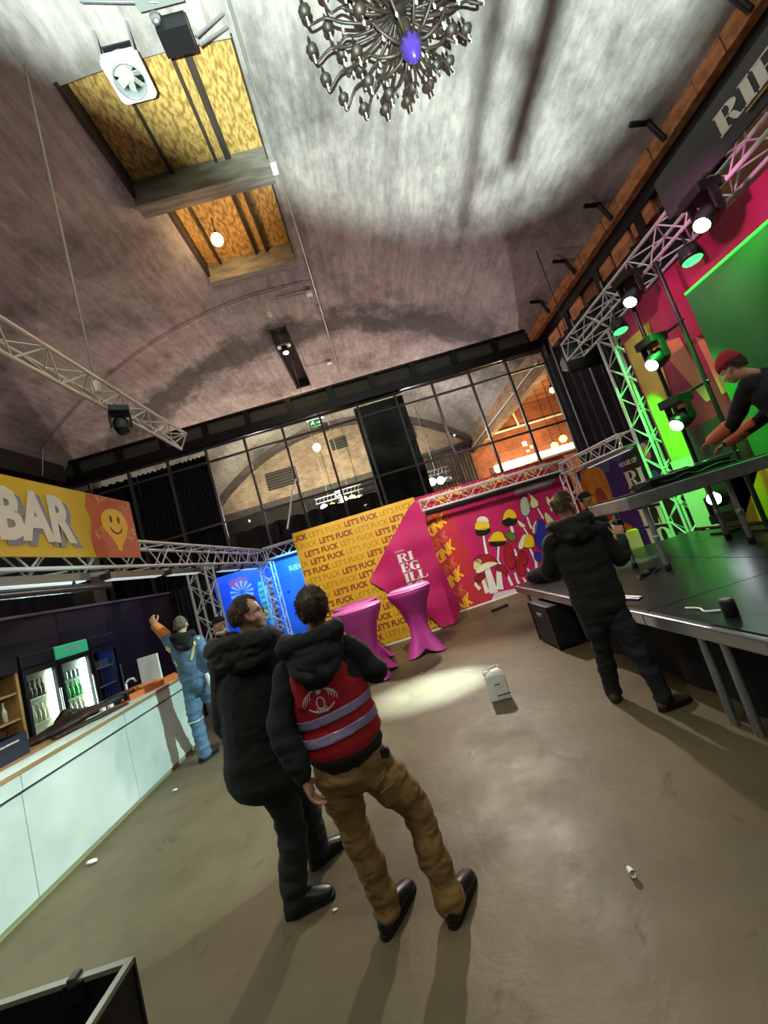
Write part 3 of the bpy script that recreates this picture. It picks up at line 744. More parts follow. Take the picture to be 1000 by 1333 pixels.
eg = [L0+(V(p)-L0).normalized()*.52 for p in ((-7.5, -.5, 8.6), (-5.5, 2.4, 9.6), (-3.0, 4.4, 10.4), (-1.45, 6.3, 10.56), (.64, 8.2, 10.43), (3.0, 8.9, 9.7), (4.6, 8.6, 9.0), (5.7, 7.3, 8.2), (6.3, 5.0, 7.8), (6.3, 1.5, 7.8), (6.3, -3, 7.8))]
for a, b in zip(eg, eg[1:]):
    a0_, b0_ = V((a.x, a.y, .0)), V((b.x, b.y, .0)); q_ = (a0_+b0_)/2-V((L0.x, L0.y, 0)); q_ = q_.normalized()*.02
    MB().add([a0_, b0_, b, a, a0_+q_, b0_+q_, b+q_, a+q_], [(0, 1, 2, 3), (7, 6, 5, 4), (0, 4, 5, 1), (1, 5, 6, 2), (2, 6, 7, 3), (3, 7, 4, 0)]).build('panel', SOFTBLK, t)

# ---- stage rig
mhead((4.62, 5.25, 4.38), (3.4, 5.0, 3.2), 'black moving head under the stage truss with white lens, by the tower', ax=(0, 0, -1))
mhead((4.62, 3.92, 4.38), (3.4, 4.0, 3.4), 'black moving head under the stage truss, next to the grey banner', ax=(0, 0, -1))
par((4.80, 5.95, 4.24), (4.6, 5.7, 2), 'small round green lamp at the top of the tower')
par((4.80, 4.45, 4.25), (4.6, 4.3, 2), 'small round green lamp below the stage truss, next to the grey banner')
ld = thing('lamp_ladder', 'tall black two-pole stand carrying three moving heads on the stage', 'stand', (4.72, 5.1, .71))
for y in (5.46, 4.84): bar('pole', (4.72, y, .72), (4.72, y, 4.55), .028, PLAS, ld); block('foot', (4.6, y-.12, .71), (4.84, y+.12, .735), PLAS, ld)
for z in (3.63, 2.74, 1.75): bar('crossbar', (4.72, 5.50, z), (4.72, 4.80, z), .022, PLAS, ld)
for i, z in enumerate((3.32, 2.40)):
    mhead((4.52, 5.17, z), (3.7, 5.05, z-.42), ['moving head on the ladder stand, top one', 'moving head on the ladder stand, middle one'][i], ax=(0, 0, -1))
mhead((4.60, 5.20, 1.22), (3.6, 4.7, 1.32), 'moving head standing on the stage floor under the deck table', ax=(0, 0, 1))
sk = thing('hanging_speaker', 'black curved speaker hanging in the dark beside the tower', 'speaker', (5.9, 8.9, 4.9))
mb = MB(); vs = []
for i in range(9):
    a = -.5+i/8*1.0
    for x, rr in ((5.55, .55), (5.55, .15), (6.35, .15), (6.35, .55)): vs.append((x, 8.9-rr*math.cos(a)+.3, 5.0+rr*1.25*math.sin(a)))
mb.add(vs, [(4*i+k, 4*i+(k+1) % 4, 4*i+4+(k+1) % 4, 4*i+4+k) for i in range(8) for k in range(4)]+[(3, 2, 1, 0), (32, 33, 34, 35)])
mb.build('cabinet', mat('speaker_black', '1b1c20', .5), sk, True); bar('cable', (5.95, 8.95, 5.4), (5.95, 8.95, vz(5.95)), .012, PLAS, sk, 6)

# ================================================================ the stage
DECK = mat('deck_black', '222622', .30, c2='161a18', sc=2.2, bump=.10, bsc=9)
st = thing('stage', 'black stage deck with aluminium rim on thin legs', 'stage', (3.4, 3.5, 0))
for i in range(6):
    y1 = 6.38-i*1.04
    for x0, x1 in ((1.95, 3.47), (3.485, 5.0)):
        block('deck_panel', (x0, y1-1.03, .655), (x1, y1, .71), DECK, st)
def rimbar(a, b): return MB().bb(a, b).build('rim', ALU, st, bev=.01)
for i in range(6):
    y1 = 6.38-i*1.04
    rimbar((1.90, y1-1.03, .60), (1.95, y1+.005, .70)); 
rimbar((1.90, 6.38, .60), (5.0, 6.43, .705))
bar('lip', (1.9, 6.4, .70), (1.9, .15, .70), .012, ALU, st, 6)
for y in (6.05, 4.42, 2.76, 2.58, .9): bar('leg', (1.94, y, .60), (1.94, y, 0), .028, ALUD, st)
for y in (6.3, 4.2, 2.0): bar('leg', (4.9, y, .60), (4.9, y, 0), .028, ALUD, st)
sdr = drape('stage_skirt', 2.15, 6.2, 2.15, .2, .02, .62, 'black cloth hanging under the stage rim', 'drape', SOFTBLK, .03, 70)
fc = thing('black_case', 'black box case standing under the far end of the stage', 'case', (2.05, 5.3, 0))
MB().bb((1.78, 5.02, .02), (2.10, 5.66, .56)).build('body', mat('case_black', '101113', .55, c2='18191c', sc=5), fc, bev=.02)
for y in (5.03, 5.65): block('edge', (1.77, y-.012, .02), (1.79, y+.012, .56), PLAS, fc)
for x, y in ((1.82, 5.08), (2.05, 5.08), (1.82, 5.6), (2.05, 5.6)): block('foot', (x-.02, y-.02, 0), (x+.02, y+.02, .02), RUB, fc)
block('handle', (1.768, 5.27, .40), (1.78, 5.42, .44), ALUD, fc)
# deck table of the DJ
dt = thing('deck_table', 'aluminium framed deck table standing on the stage', 'table', (3.7, 4.6, .71))
block('top', (2.78, 4.28, 1.615), (4.50, 5.02, 1.635), mat('table_top_black', '131414', .5), dt)
for a, b in (((2.76, 4.24, 1.47), (4.52, 4.29, 1.62)), ((2.76, 5.01, 1.47), (4.52, 5.06, 1.62)), ((2.76, 4.29, 1.47), (2.80, 5.01, 1.62)), ((4.48, 4.29, 1.47), (4.52, 5.01, 1.62))): MB().bb(a, b).build('rail', ALUD, dt, bev=.012)
for x, y in ((2.98, 4.33), (4.05, 4.40), (3.02, 4.96), (4.3, 4.96)):
    l = bar('leg', (x, y, 1.5), (x, y, .76), .028, ALUD, dt); bar('leg_foot', (x, y, .78), (x, y, .71), .034, RUB, l); bar('collar', (x, y, 1.06), (x, y, 1.12), .034, ALU, l)
# gear on the table
for i, (x, y, w_, d_, h_, lab) in enumerate(((3.35, 4.55, .34, .34, .09, 'black mixer among cables on the deck table'), (3.72, 4.62, .36, .36, .10, 'black disc player on the deck table, under the hands'), (4.1, 4.66, .36, .36, .10, 'black disc player on the deck table, at its end'))):
    q = thing('disc_player', lab, 'player', (x, y, 1.635))
    MB().bb((x-w_/2, y-d_/2, 1.636), (x+w_/2, y+d_/2, 1.636+h_)).build('body', PLAS, q, bev=.01)
    MB().lathe([(.001, 0), (.11, 0), (.10, .02), (.001, .02)], (x, y-.03, 1.636+h_), 16).build('jog_wheel', mat('jog_grey', '3c3d40', .3, .6), q, True)
    block('display', (x-.09, y+.09, 1.636+h_), (x+.09, y+.15, 1.644+h_), mat('display_glow', 'cfe6ff', .3, em=.4), q)
    for k in range(4): MB().ball((x-.12+.08*k, y+.06, 1.642+h_), .012, 8, 5).build('knob', ALU, q, True)
cb = []
for k in range(7):
    x, y = 3.0+.2*k, 4.38+.05*math.sin(k*2)
    cb.append((x, y, 1.65+.03*(k % 2)))
tag(MB().chain(cb, [.014]*7, 8, 5).build('coiled_cable', RUB, None, True), 'black cable heaped along the front of the deck table', 'cable')
# things on the stage floor
tag(MB().chain([(2.62, 4.30, .72), (2.70, 4.42, .73), (2.82, 4.45, .72), (2.90, 4.56, .73), (3.0, 4.52, .72), (2.9, 4.44, .72)], [.016, .022, .02, .024, .018, .014], 8, 5).build('black_cable', RUB, None, True), 'bunched black cable lying on the stage floor', 'cable')
for k, (a, b) in enumerate((((2.02, 4.32, .722), (2.17, 3.64, .722)), ((1.99, 4.28, .722), (2.12, 3.60, .722)))):
    tag(bar('loose_tube', a, b, .012, ALU), ['thin silver tube lying on the stage rim, closer to the deck', 'thin silver tube lying on the stage rim, right at the edge'][k], 'tube', 'loose tubes on the stage')
tag(MB().chain([(2.10, 3.03, .72), (2.13, 2.93, .72), (2.09, 2.84, .722), (2.15, 2.78, .72), (2.2, 2.74, .72)], [.008]*5, 7, 5).build('white_strap', WHITEM, None, True), 'white strap lying loose on the stage floor', 'strap')
rl = thing('black_roll', 'short black roll standing on the stage near its rim', 'roll', (2.12, 2.66, .71))
MB().lathe([(.001, 0), (.04, 0), (.045, .01), (.045, .10), (.04, .11), (.001, .11)], (2.12, 2.66, .711), 16).build('body', PLAS, rl, True)
MB().lathe([(.012, 0), (.03, 0), (.03, .004), (.012, .004)], (2.12, 2.66, .822), 14).build('core', ALUD, rl, True)
PINKF = mat('foam_pink', 'd98a7c', .7); ORNG = mat('foam_orange', 'e89a3e', .6)
def wedge(label, pts, z, h):
    r = thing('foam_wedge', label, 'wedge', (*pts[0], z), 'foam wedges on the stage')
    P = lambda u, v, w_: V((u, v, z+w_))
    MB().prism(pts, P, h).build('body', PINKF, r); MB().prism(pts, lambda u, v, w_: V((u, v, z+h+w_)), .05).build('lid', ORNG, r)
ob = thing('prop_box', 'pink box with orange top standing on the floor past the stage end', 'box', (4.0, 6.7, 0))
pts_ = [(3.80, 6.70), (4.24, 6.52), (4.36, 6.76), (3.92, 6.94)]
MB().prism(pts_, lambda u, v, w_: V((u, v, .002+w_)), .93).build('body', PINKF, ob); MB().prism(pts_, lambda u, v, w_: V((u, v, .932+w_)), .05).build('lid', ORNG, ob)
wedge('pink wedge with orange lid beside the black sack at the stage end', [(2.35, 5.95), (2.62, 5.85), (2.7, 6.25), (2.42, 6.32)], .711, .06)
tag(link('black_sack', remesh(MB().chain([(2.12, 6.15, .80), (2.25, 5.95, .82), (2.4, 5.75, .78)], [.09, .13, .07], 12, 3), 'black_sack', SOFTBLK, .02, 3, .015)), 'crumpled black sack lying on the far end of the stage', 'sack')
# grey fascia banner with slab letters above the stage
fb = thing('stage_banner', 'dark grey banner with white slab lettering above the stage', 'banner', (4.93, 3, 5.0))
block('cloth', (4.70, .9, 4.80), (4.73, 4.42, 5.33), mat('banner_grey', '4b4c4e', .7, c2='3e3f42', sc=1.2), fb)

# ================================================================ the bar
br = thing('bar_counter', 'long white bar counter lit pale mint', 'counter', (-3.6, 3.5, 0))
BW = mat('bar_white', 'd5dcd6', .45, c2='bcc6c0', sc=1.3, bump=.03, bsc=6)
for i in range(5):
    y1 = 5.72-i*1.22
    MB().bb((-3.34, y1-1.215, .05), (-3.30, y1, .815)).build('front_panel', BW, br, bev=.003)
    MB().bb((-3.33, y1-1.215, .84), (-3.285, y1, .965)).build('fascia', BW, br, bev=.003)
block('plinth', (-3.36, -.4, 0), (-3.32, 5.70, .05), mat('plinth_green', '8d8f6a', .7), br)
block('shadow_gap', (-3.36, -.4, .81), (-3.335, 5.72, .85), PLAS, br)
block('body', (-4.05, -.4, 0), (-3.36, 5.70, .96), TIMBER, br)
MB().bb((-4.10, -.4, .965), (-3.27, 5.75, 1.0)).build('worktop', mat('worktop_wood', 'b58a58', .5, c2='8d6a42', sc=3, st=(1, .2, 1)), br, bev=.004)
MB().bb((-3.52, -.4, 1.0), (-3.268, 5.75, 1.006)).build('worktop_edge', BW, br)
# back wall of the bar, dark glossy panels
bk = thing('bar_panelling', 'tall dark purple-black panelling behind the bar fridges', 'panelling', (-5.75, 6, 0))
BKM = mat('panel_black', '2b2229', .6, c2='1b161b', sc=1.4, bump=.1, bsc=4, spec=.3)
for i in range(6): block('panel', (-5.72, 3.2+i*1.16, .02), (-5.66, 4.35+i*1.16, 2.52), BKM, bk)
block('top_rail', (-5.76, 3.2, 2.52), (-5.62, 10.16, 2.56), mat('rail_purple', '6b5f66', .4), bk)
# lids resting on top
for y in (4.55, 4.75): tag(MB().lathe([(.001, 0), (.06, 0), (.06, .08), (.04, .1), (.001, .1)], (-5.69, y, 2.561), 12).build('small_pot', mat('pot_grey', '8d857b', .5), None, True), 'small grey pot on the top edge of the bar panelling, %s' % ('toward the sign' if y < 4.6 else 'toward the fridges'), 'pot')
# fridges
FW = mat('fridge_white', 'e9efe9', .4); FB = mat('fridge_black', '141114', .6, spec=.3)
def bottle_mesh(m, h=.24, r=.03):
    return MB().lathe([(.001, 0), (r, 0), (r, h*.55), (r*.4, h*.75), (r*.38, h*.95), (r*.45, h*.96), (r*.42, h), (.001, h)], (0, 0, 0), 9).mesh('bottle', m, True)
B_DARK = bottle_mesh(mat('bottle_brown', '3a2413', .2)); B_PALE = bottle_mesh(mat('bottle_pale', 'b9b39a', .25)); B_GRN = bottle_mesh(mat('bottle_green', '3f9a4a', .25)); B_CAN = MB().lathe([(.001, 0), (.03, 0), (.033, .01), (.033, .115), (.026, .125), (.001, .125)], (0, 0, 0), 10).mesh('can', mat('can_silver', 'a9aeb4', .3, .6), True)
def fridge(y0, y1, label, lit, inner, header, glow, rows, zt=1.70):
    r = thing('fridge', label, 'fridge', (-5.3, (y0+y1)/2, 0), 'fridges behind the bar')
    x0, x1 = -5.60, -5.0
    mb = MB(); mb.bb((x0, y0, 0), (x0+.03, y1, 1.72)); mb.bb((x0, y0, 0), (x1-.04, y0+.03, 1.72)); mb.bb((x0, y1-.03, 0), (x1-.04, y1, 1.72)); mb.bb((x0, y0, 0), (x1-.04, y1, .18)); mb.bb((x0, y0, 1.70), (x1-.04, y1, 1.74))
    mb.build('cabinet', FB, r)
    mb = MB(); mb.bb((x0+.03, y0+.03, .18), (x0+.04, y1-.03, 1.70)); mb.bb((x0+.04, y0+.03, .18), (x1-.06, y0+.04, 1.70)); mb.bb((x0+.04, y1-.04, .18), (x1-.06, y1-.03, 1.70)); mb.build('liner', inner, r)
    MB().bb((x0, y0, 1.74), (x1, y1, 1.93)).build('header', FB if not header else mat('header_teal', '2f9c6e', .4, em=.75), r, bev=.02)
    if header:
        PH = lambda u, v, w_: V((x1+.001+w_, y0+u, 1.835+v)); mb = MB()
        for a_, b_ in (((.18, -.03), (.21, .03)), ((.21, .01), (.33, .035)), ((.33, .0), (.40, .03)), ((.25, -.035), (.30, .01)), ((.38, -.02), (.43, .005))): mb.prism([(a_[0], a_[1]), (b_[0], a_[1]+.01), b_, (a_[0]+.01, b_[1])], PH, .003)
        mb.build('logo', WHITEM, r)
    d = thing_part('door', r)
    for a, b in (((x1-.04, y0, .1), (x1, y0+.045, 1.74)), ((x1-.04, y1-.045, .1), (x1, y1, 1.74)), ((x1-.04, y0+.045, 1.66), (x1, y1-.045, 1.74)), ((x1-.04, y0+.045, .1), (x1, y1-.045, .2))): block('door_frame', a, b, FB, d)
    block('door_pane', (x1-.024, y0+.045, .2), (x1-.016, y1-.045, 1.66), glass('door_glass', 'f2f7f5', .04), d)
    bar('door_handle', (x1+.03, y1-.06, .9), (x1+.03, y1-.06, 1.35), .012, ALU, d, 6)
    if lit:
        block('light_tube', (x1-.12, y1-.075, .3), (x1-.08, y1-.042, 1.62), mat('fridge_tube%d' % lit, 'eafff2', .4, em=lit*7), r)
    for z, kinds in rows:
        block('shelf', (x0+.04, y0+.035, z-.012), (x1-.10, y1-.035, z), FW, r)
        n_ = 6
        for dx in (.16, .30):
            for k in range(n_):
                y = y0+.09+k*(y1-y0-.20)/(n_-1)
                b = link('can' if kinds is B_CAN else 'bottle', kinds, None, Matrix.Translation((x1-dx, y, z+.001)))
                front = dx < .2
                tag(b, '%s %s %s shelf of the %s' % ({B_DARK.name: 'brown bottle', B_PALE.name: 'pale capped bottle', B_GRN.name: 'green bottle', B_CAN.name: 'silver can'}[kinds.name], 'in the front row on the' if front else 'in the second row on the', {0: 'top', 1: 'middle', 2: 'bottom'}[rows.index((z, kinds))], glow), 'can' if kinds is B_CAN else 'bottle', '%s row %d of the %s' % ('front' if front else 'second', rows.index((z, kinds))+1, glow))
    return r
def thing_part(name, r):
    o = link(name, None, r); return o
LINW = mat('liner_white', 'dfe6de', .5); LINC = mat('liner_cream', 'd8d2bd', .5); LIND = mat('liner_dark', '6a5d58', .5)
fridge(5.24, 5.78, 'glass door fridge with cream interior and capped bottles', 4.0, LINC, False, 'cream lit fridge', [(1.33, B_DARK), (1.0, B_PALE), (.62, B_PALE)])
fridge(5.80, 6.40, 'brightest fridge, with teal header and green bottles', 9.0, LINW, True, 'teal headed fridge', [(1.40, B_CAN), (1.12, B_GRN), (.86, B_PALE)])
fridge(6.42, 7.02, 'unlit glass door fridge with grey shelves', 0, LIND, False, 'unlit fridge', [(1.40, B_CAN), (1.1, B_DARK), (.8, B_DARK)])
fs_ = thing('bottle_shelf', 'open wooden bottle shelf beside the cream fridge', 'shelf', (-5.3, 4.6, 0))
for a, b in (((-5.6, 4.0, 0), (-5.57, 5.2, 1.74)), ((-5.6, 5.16, 0), (-5.02, 5.2, 1.74)), ((-5.6, 4.0, 0), (-5.02, 4.04, 1.74))): block('side_panel', a, b, WOOD, fs_)
block('top_board', (-5.6, 4.0, 1.74), (-5.0, 5.2, 1.93), FB, fs_)
for j, z in enumerate((.5, .84, 1.18, 1.5)):
    block('shelf_board', (-5.57, 4.04, z-.025), (-5.04, 5.16, z), WOOD, fs_)
    if z > .8 and z < 1.4:
        for k in range(8):
            b = link('bottle', B_DARK if j % 2 else B_PALE, None, Matrix.Translation((-5.16, 4.14+k*.135, z+.001)))
            tag(b, '%s bottle standing on the open wooden shelf' % ('brown' if j % 2 else 'pale'), 'bottle', 'bottles on the open wooden shelf, %s' % ('upper board' if z > 1 else 'lower board'))
# things on the counter
LEATH = mat('leather_brown', '3b2418', .55, c2='24160f', sc=6)
mb = MB(); mb.chain([(-3.98, 4.05, 1.03), (-3.8, 4.25, 1.06), (-3.72, 4.5, 1.09), (-3.66, 4.75, 1.06)], [(.09, .025), (.15, .045), (.17, .055), (.11, .035)], 12, 4, (1, 0, 0)); mb.chain([(-3.9, 4.38, 1.05), (-3.98, 4.55, 1.12), (-3.86, 4.66, 1.08)], [(.07, .04), (.09, .05), (.06, .04)], 10, 3)
tag(link('folded_jacket', remesh(mb, 'folded_jacket', LEATH, .016, 3, .02, (14, 14, 10))), 'heap of dark brown leather clothing lying on the bar', 'jacket')
tag(link('tool_strap', remesh(MB().chain([(-3.62, 3.98, 1.022), (-3.52, 4.25, 1.03), (-3.44, 4.5, 1.025), (-3.38, 4.72, 1.02)], [(.04, .012), (.07, .02), (.06, .018), (.03, .01)], 10, 4, (1, 0, 0)), 'tool_strap', LEATH, .01, 2, .008)), 'long dark leather strap lying along the bar edge', 'strap')
tl = thing('power_tool', 'black power tool with yellow hoops lying on the bar', 'tool', (-3.65, 5.0, 1.0))
MB().chain([(-3.74, 4.72, 1.06), (-3.68, 4.95, 1.07), (-3.62, 5.12, 1.06)], [.045, .06, .05], 12, 4).build('body', mat('tool_black', '1b1d22', .4), tl, True)
MB().bb((-3.74, 5.0, 1.01), (-3.56, 5.16, 1.10)).build('battery', PLAS, tl, bev=.012)
for yy in (5.20, 5.27):
    MB().path([(-3.62+.05*math.cos(a*PI/6), yy, 1.06+.05*math.sin(a*PI/6)) for a in range(13)], .008).build('yellow_hoop', mat('tool_yellow', 'e2c640', .4), tl, True)
for x, y in ((-3.50, 4.50), (-3.47, 4.58)): tag(MB().bb((x-.02, y-.025, 1.051), (x+.02, y+.025, 1.085)).build('white_cube', WHITEM, None, bev=.004), 'little white block on the leather strap, %s' % ('first' if y < 4.55 else 'by the tool'), 'block')
cr = thing('glass_crate', 'dark blue crate at the end of the bar', 'crate', (-3.9, 3.7, 1.0))
for a, b in (((-4.1, 3.35, 1.001), (-3.68, 3.37, 1.2)), ((-4.1, 3.78, 1.001), (-3.68, 3.8, 1.2)), ((-4.1, 3.37, 1.001), (-4.08, 3.78, 1.2)), ((-3.70, 3.37, 1.001), (-3.68, 3.78, 1.2)), ((-4.08, 3.37, 1.001), (-3.7, 3.78, 1.02))): MB().bb(a, b).build('side', mat('crate_blue', '1a2436', .4), cr)
bar('grip', (-3.67, 3.45, 1.15), (-3.67, 3.7, 1.15), .012, ALU, cr, 6)
ORT = mat('trim_orange', 'c9672e', .5)
for i, (a, b) in enumerate((((-3.56, 4.95, 1.0), (-3.30, 5.72, 1.0)), ((-3.86, 5.35, 1.0), (-3.62, 5.74, 1.0)))):
    r = thing('orange_trough', ['orange wooden trough lying along the bar, next to the fascia', 'orange wooden trough lying at the inner side of the bar'][i], 'trough', a, 'orange troughs on the bar')
    d = V(b)-V(a); L = d.length; M4 = Matrix.Translation(V(a)) @ d.to_track_quat('Y', 'Z').to_matrix().to_4x4()
    for nm, lo, hi in (('board', (-.08, 0, .001), (.08, L, .015)), ('board', (-.08, 0, .015), (-.065, L, .08)), ('board', (.065, 0, .015), (.08, L, .08))):
        q = MB().bb(lo, hi); q.v = [tuple(M4 @ V(p)) for p in q.v]; q.build(nm, ORT, r)
tag(MB().path([(-4.02, 5.66, 1.0), (-4.02, 5.66, 1.14), (-3.98, 5.67, 1.18), (-3.92, 5.69, 1.18), (-3.9, 5.7, 1.12)], .014).build('beer_tap', WHITEM, None, True), 'small white curved tap at the end of the bar', 'tap')
tag(block('white_sheet', (-3.80, 5.66, 1.001), (-3.52, 5.70, 1.42), WHITEM), 'white upright sheet at the bar end in front of the man in blue', 'sheet')
rc = thing('red_cup', 'small red can on the dark post behind the bar', 'can', (-3.72, 7.02, 1.64))
MB().lathe([(.001, 0), (.05, 0), (.055, .14), (.001, .14)], (-3.9, 7.3, 1.62), 12).build('body', mat('cup_red', '9a2a2a', .4), rc, True)
bar('post', (-3.9, 7.3, 0), (-3.9, 7.3, 1.62), .03, PLAS, rc)

# ================================================================ open flight case close to the viewer
fl = thing('flight_case', 'open black flight case with aluminium edges at the frame corner', 'case', (-1.75, 1.4, 0))
FCM = mat('case_laminate', '0d0e10', .5); x0, x1, y0, y1, zt = -2.45, -1.40, .75, 1.70, .55
for a, b in (((x0, y0, .05), (x1, y0+.015, zt)), ((x0, y1-.015, .05), (x1, y1, zt)), ((x0, y0, .05), (x0+.015, y1, zt)), ((x1-.015, y0, .05), (x1, y1, zt)), ((x0, y0, .05), (x1, y1, .07))): block('panel', a, b, FCM, fl)
EDG = mat('case_edge', 'a9a79c', .4, .6)
for a, b in (((x0, y1-.02, zt-.012), (x1, y1+.006, zt+.006)), ((x1-.02, y0, zt-.012), (x1+.006, y1, zt+.006)), ((x0, y0-.006, zt-.012), (x1, y0+.02, zt+.006)), ((x0-.006, y0, zt-.012), (x0+.02, y1, zt+.006)), ((x1-.006, y1-.006, .05), (x1+.006, y1+.006, zt)), ((x1-.02, y0-.006, .05), (x1+.006, y0+.02, zt))): block('edge', a, b, EDG if b[2] > zt else PLAS, fl)
lt = MB().bb((-1.66, y1-.03, zt-.07), (-1.58, y1-.014, zt+.004)).build('latch', PLAS, fl, bev=.006); MB().bb((-1.637, y1-.032, zt-.01), (-1.603, y1+.010, zt+.022)).build('latch_tongue', mat('latch_steel', '55554f', .4, .5), lt, bev=.004)
for x, y in ((x0+.1, y0+.1), (x1-.1, y0+.1), (x0+.1, y1-.1), (x1-.1, y1-.1)): bar('caster', (x-.02, y, .025), (x+.02, y, .025), .025, RUB, fl); bar('caster_fork', (x, y, .02), (x, y, .052), .012, ALUD, fl)
for i in range(4):
    pts = [(-1.85-.12*i+.2*math.sin(i+k*.9), 1.02+.11*k, .42+.05*math.sin(k*1.7+i)) for k in range(6)]
    tag(MB().chain(pts, [.022]*6, 9, 5).build('case_cable', mat('cable_sheen', '26272a', .35), None, True), 'thick dark cable coiled inside the open flight case', 'cable', 'cables in the flight case')
pl = thing('clear_bottle', 'clear plastic bottle lying in the open flight case', 'bottle', (-1.5, 1.5, .07))
MB().lathe([(.001, 0), (.035, .005), (.035, .16), (.014, .21), (.014, .235), (.001, .235)], (-1.50, 1.42, .38), 12, Matrix.Rotation(.5, 3, 'X')).build('body', mat('clear_plastic', '7f8a94', .1, spec=.8), pl, True)
bar('insert', (-1.5, 1.42, .07), (-1.5, 1.42, .40), .05, PLAS, pl)

# ================================================================ tables with stretch covers, jug, debris
MAG = mat('stretch_magenta', 'c23a9a', .55, c2='ab3089', sc=2.0)
def hightable(cx, cy, rot, label, h=1.10, R=.40):
    r = thing('high_table', label, 'table', (cx, cy, 0), 'high tables in magenta covers')
    n = 48; prof = [(h, 1.0), (h-.03, 1.0), (h-.10, .93), (h-.28, .66), (h-.5, .50), (.45, .47), (.28, .56), (.12, .82), (.02, 1.02)]
    vs = []
    for z, s in prof:
        t_ = min(1, max(0, (.55-z)/.5))   # towards the floor the cover is pulled to four feet
        for i in range(n):
            a = 2*PI*i/n; k = abs(math.cos(2*(a-rot))); lobed = .50+.55*k**1.5
            rr = R*s*((1-t_)+t_*lobed*1.0)
            vs.append((cx+rr*math.cos(a), cy+rr*math.sin(a), z+(.09*(1-k)*t_ if z < .2 else 0)))
    fs = [(j*n+i, (j+1)*n+i, (j+1)*n+(i+1) % n, j*n+(i+1) % n) for j in range(len(prof)-1) for i in range(n)]+[tuple(range(n))]
    mb = MB().add(vs, fs); mb.build('stretch_cover', MAG, r, True)
    MB().lathe([(.001, 0), (R+.004, 0), (R+.008, .012), (R, .026), (.001, .026)], (cx, cy, h), 40).build('top_cap', mat('cap_pink', 'd765b4', .5), r, True)
    for k in range(4):
        a = rot+k*PI/2; bar('foot', (cx+R*.9*math.cos(a), cy+R*.9*math.sin(a), 0), (cx+R*.9*math.cos(a), cy+R*.9*math.sin(a), .03), .025, RUB, r, 8)
hightable(-.70, 6.42, .5, 'magenta covered high table just behind the red vest', 1.10, .41)
hightable(-.78, 7.28, .2, 'magenta covered high table pushed against another, partly hidden by it', 1.10, .41)
hightable(.22, 6.98, .75, 'magenta covered high table in front of the pink banner', 1.10, .40)
tag(MB().lathe([(.001, 0), (.36, 0), (.36, .02), (.001, .02)], (.25, 7.05, 1.128), 40).build('spare_tabletop', mat('cap_pale', 'e79bcf', .5), None, True), 'loose pale pink round tabletop lying on the high table by the banner', 'tabletop')
jg = thing('canister', 'white plastic canister standing on the floor', 'canister', (.72, 4.25, 0))
JM = mat('canister_white', 'f0f0ec', .45)
mb = MB(); mb.bb((.635, 4.19, .002), (.845, 4.33, .25)); mb.add([(.635, 4.19, .25), (.845, 4.19, .25), (.845, 4.33, .25), (.635, 4.33, .25), (.675, 4.205, .285), (.83, 4.205, .30), (.83, 4.315, .30), (.675, 4.315, .285)], [(0, 1, 5, 4), (1, 2, 6, 5), (2, 3, 7, 6), (3, 0, 4, 7), (4, 5, 6, 7)])
Mj = Matrix.Translation((.74, 4.26, 0)) @ Matrix.Rotation(-.12, 4, 'Z') @ Matrix.Translation((-.74, -4.26, 0)); mb.v = [tuple(Mj @ V(p)) for p in mb.v]; mb.build('body', JM, jg, bev=.016)
MB().path([Mj @ V(p) for p in ((.70, 4.26, .295), (.71, 4.26, .325), (.80, 4.26, .335), (.825, 4.26, .30))], .013).build('handle', JM, jg, True)
MB().lathe([(.001, 0), (.028, 0), (.028, .03), (.001, .03)], Mj @ V((.662, 4.26, .268)), 12).build('cap', JM, jg, True)
for z, k in ((.17, .03), (.06, .07)): MB().bb((.70, 4.168, z), (.70+k*2, 4.172, z+.01)).build('print', PLAS, jg)
cupm = mat('paper_white', 'e9e9e3', .6)
cp = MB().lathe([(.012, 0), (.016, .036), (.018, .038), (.015, .036), (.010, .003)], (.68, 2.02, .018), 12, Matrix.Rotation(1.5, 3, 'X')).build('paper_cup', cupm, None, True); tag(cp, 'small white crushed cup lying alone on the floor', 'cup')
for i, (x, y, s, lab) in enumerate(((-3.16, 3.62, .05, 'scrap of pale paper on the floor below the bar'), (-.82, 2.35, .016, 'tiny white crumb on the floor by the black shoe'), (.62, 5.35, .025, 'scrap of paper on the floor near the banner'), (-2.95, 4.55, .03, 'torn white scrap on the floor along the bar plinth'), (.03, 5.9, .02, 'white crumb on the floor by the pink table'))):
    mb = MB().ball((x, y, s*.3), (s, s*.6, s*.3), 8, 5, warp=lambda p: p*(1+.3*noise.noise(p*3+V((i, 0, 0))))); tag(mb.build('paper_scrap', cupm, None), lab, 'scrap')
mk = thing('black_marker', 'black torch lying on the floor in front of the mural', 'torch', (2.05, 8.4, 0))
bar('body', (1.85, 8.42, .03), (2.15, 8.5, .03), .03, PLAS, mk); bar('head', (2.15, 8.5, .036), (2.24, 8.52, .036), .036, PLAS, mk)
for (x, y, s) in ((-.02, 2.87, .06), (.05, 3.4, .05)): pass
# loose cable hanging beside the yellow panel
hcbl = [(-1.95, 11.7, 4.9), (-1.93, 10.5, 4.3), (-1.90, 9.4, 3.6), (-1.89, 8.5, 3.02)]
tag(MB().chain(hcbl, [.022]*4, 8, 5).build('white_cable', WHITEM, None, True), 'white cable dropping to the corner of the yellow panel', 'cable')
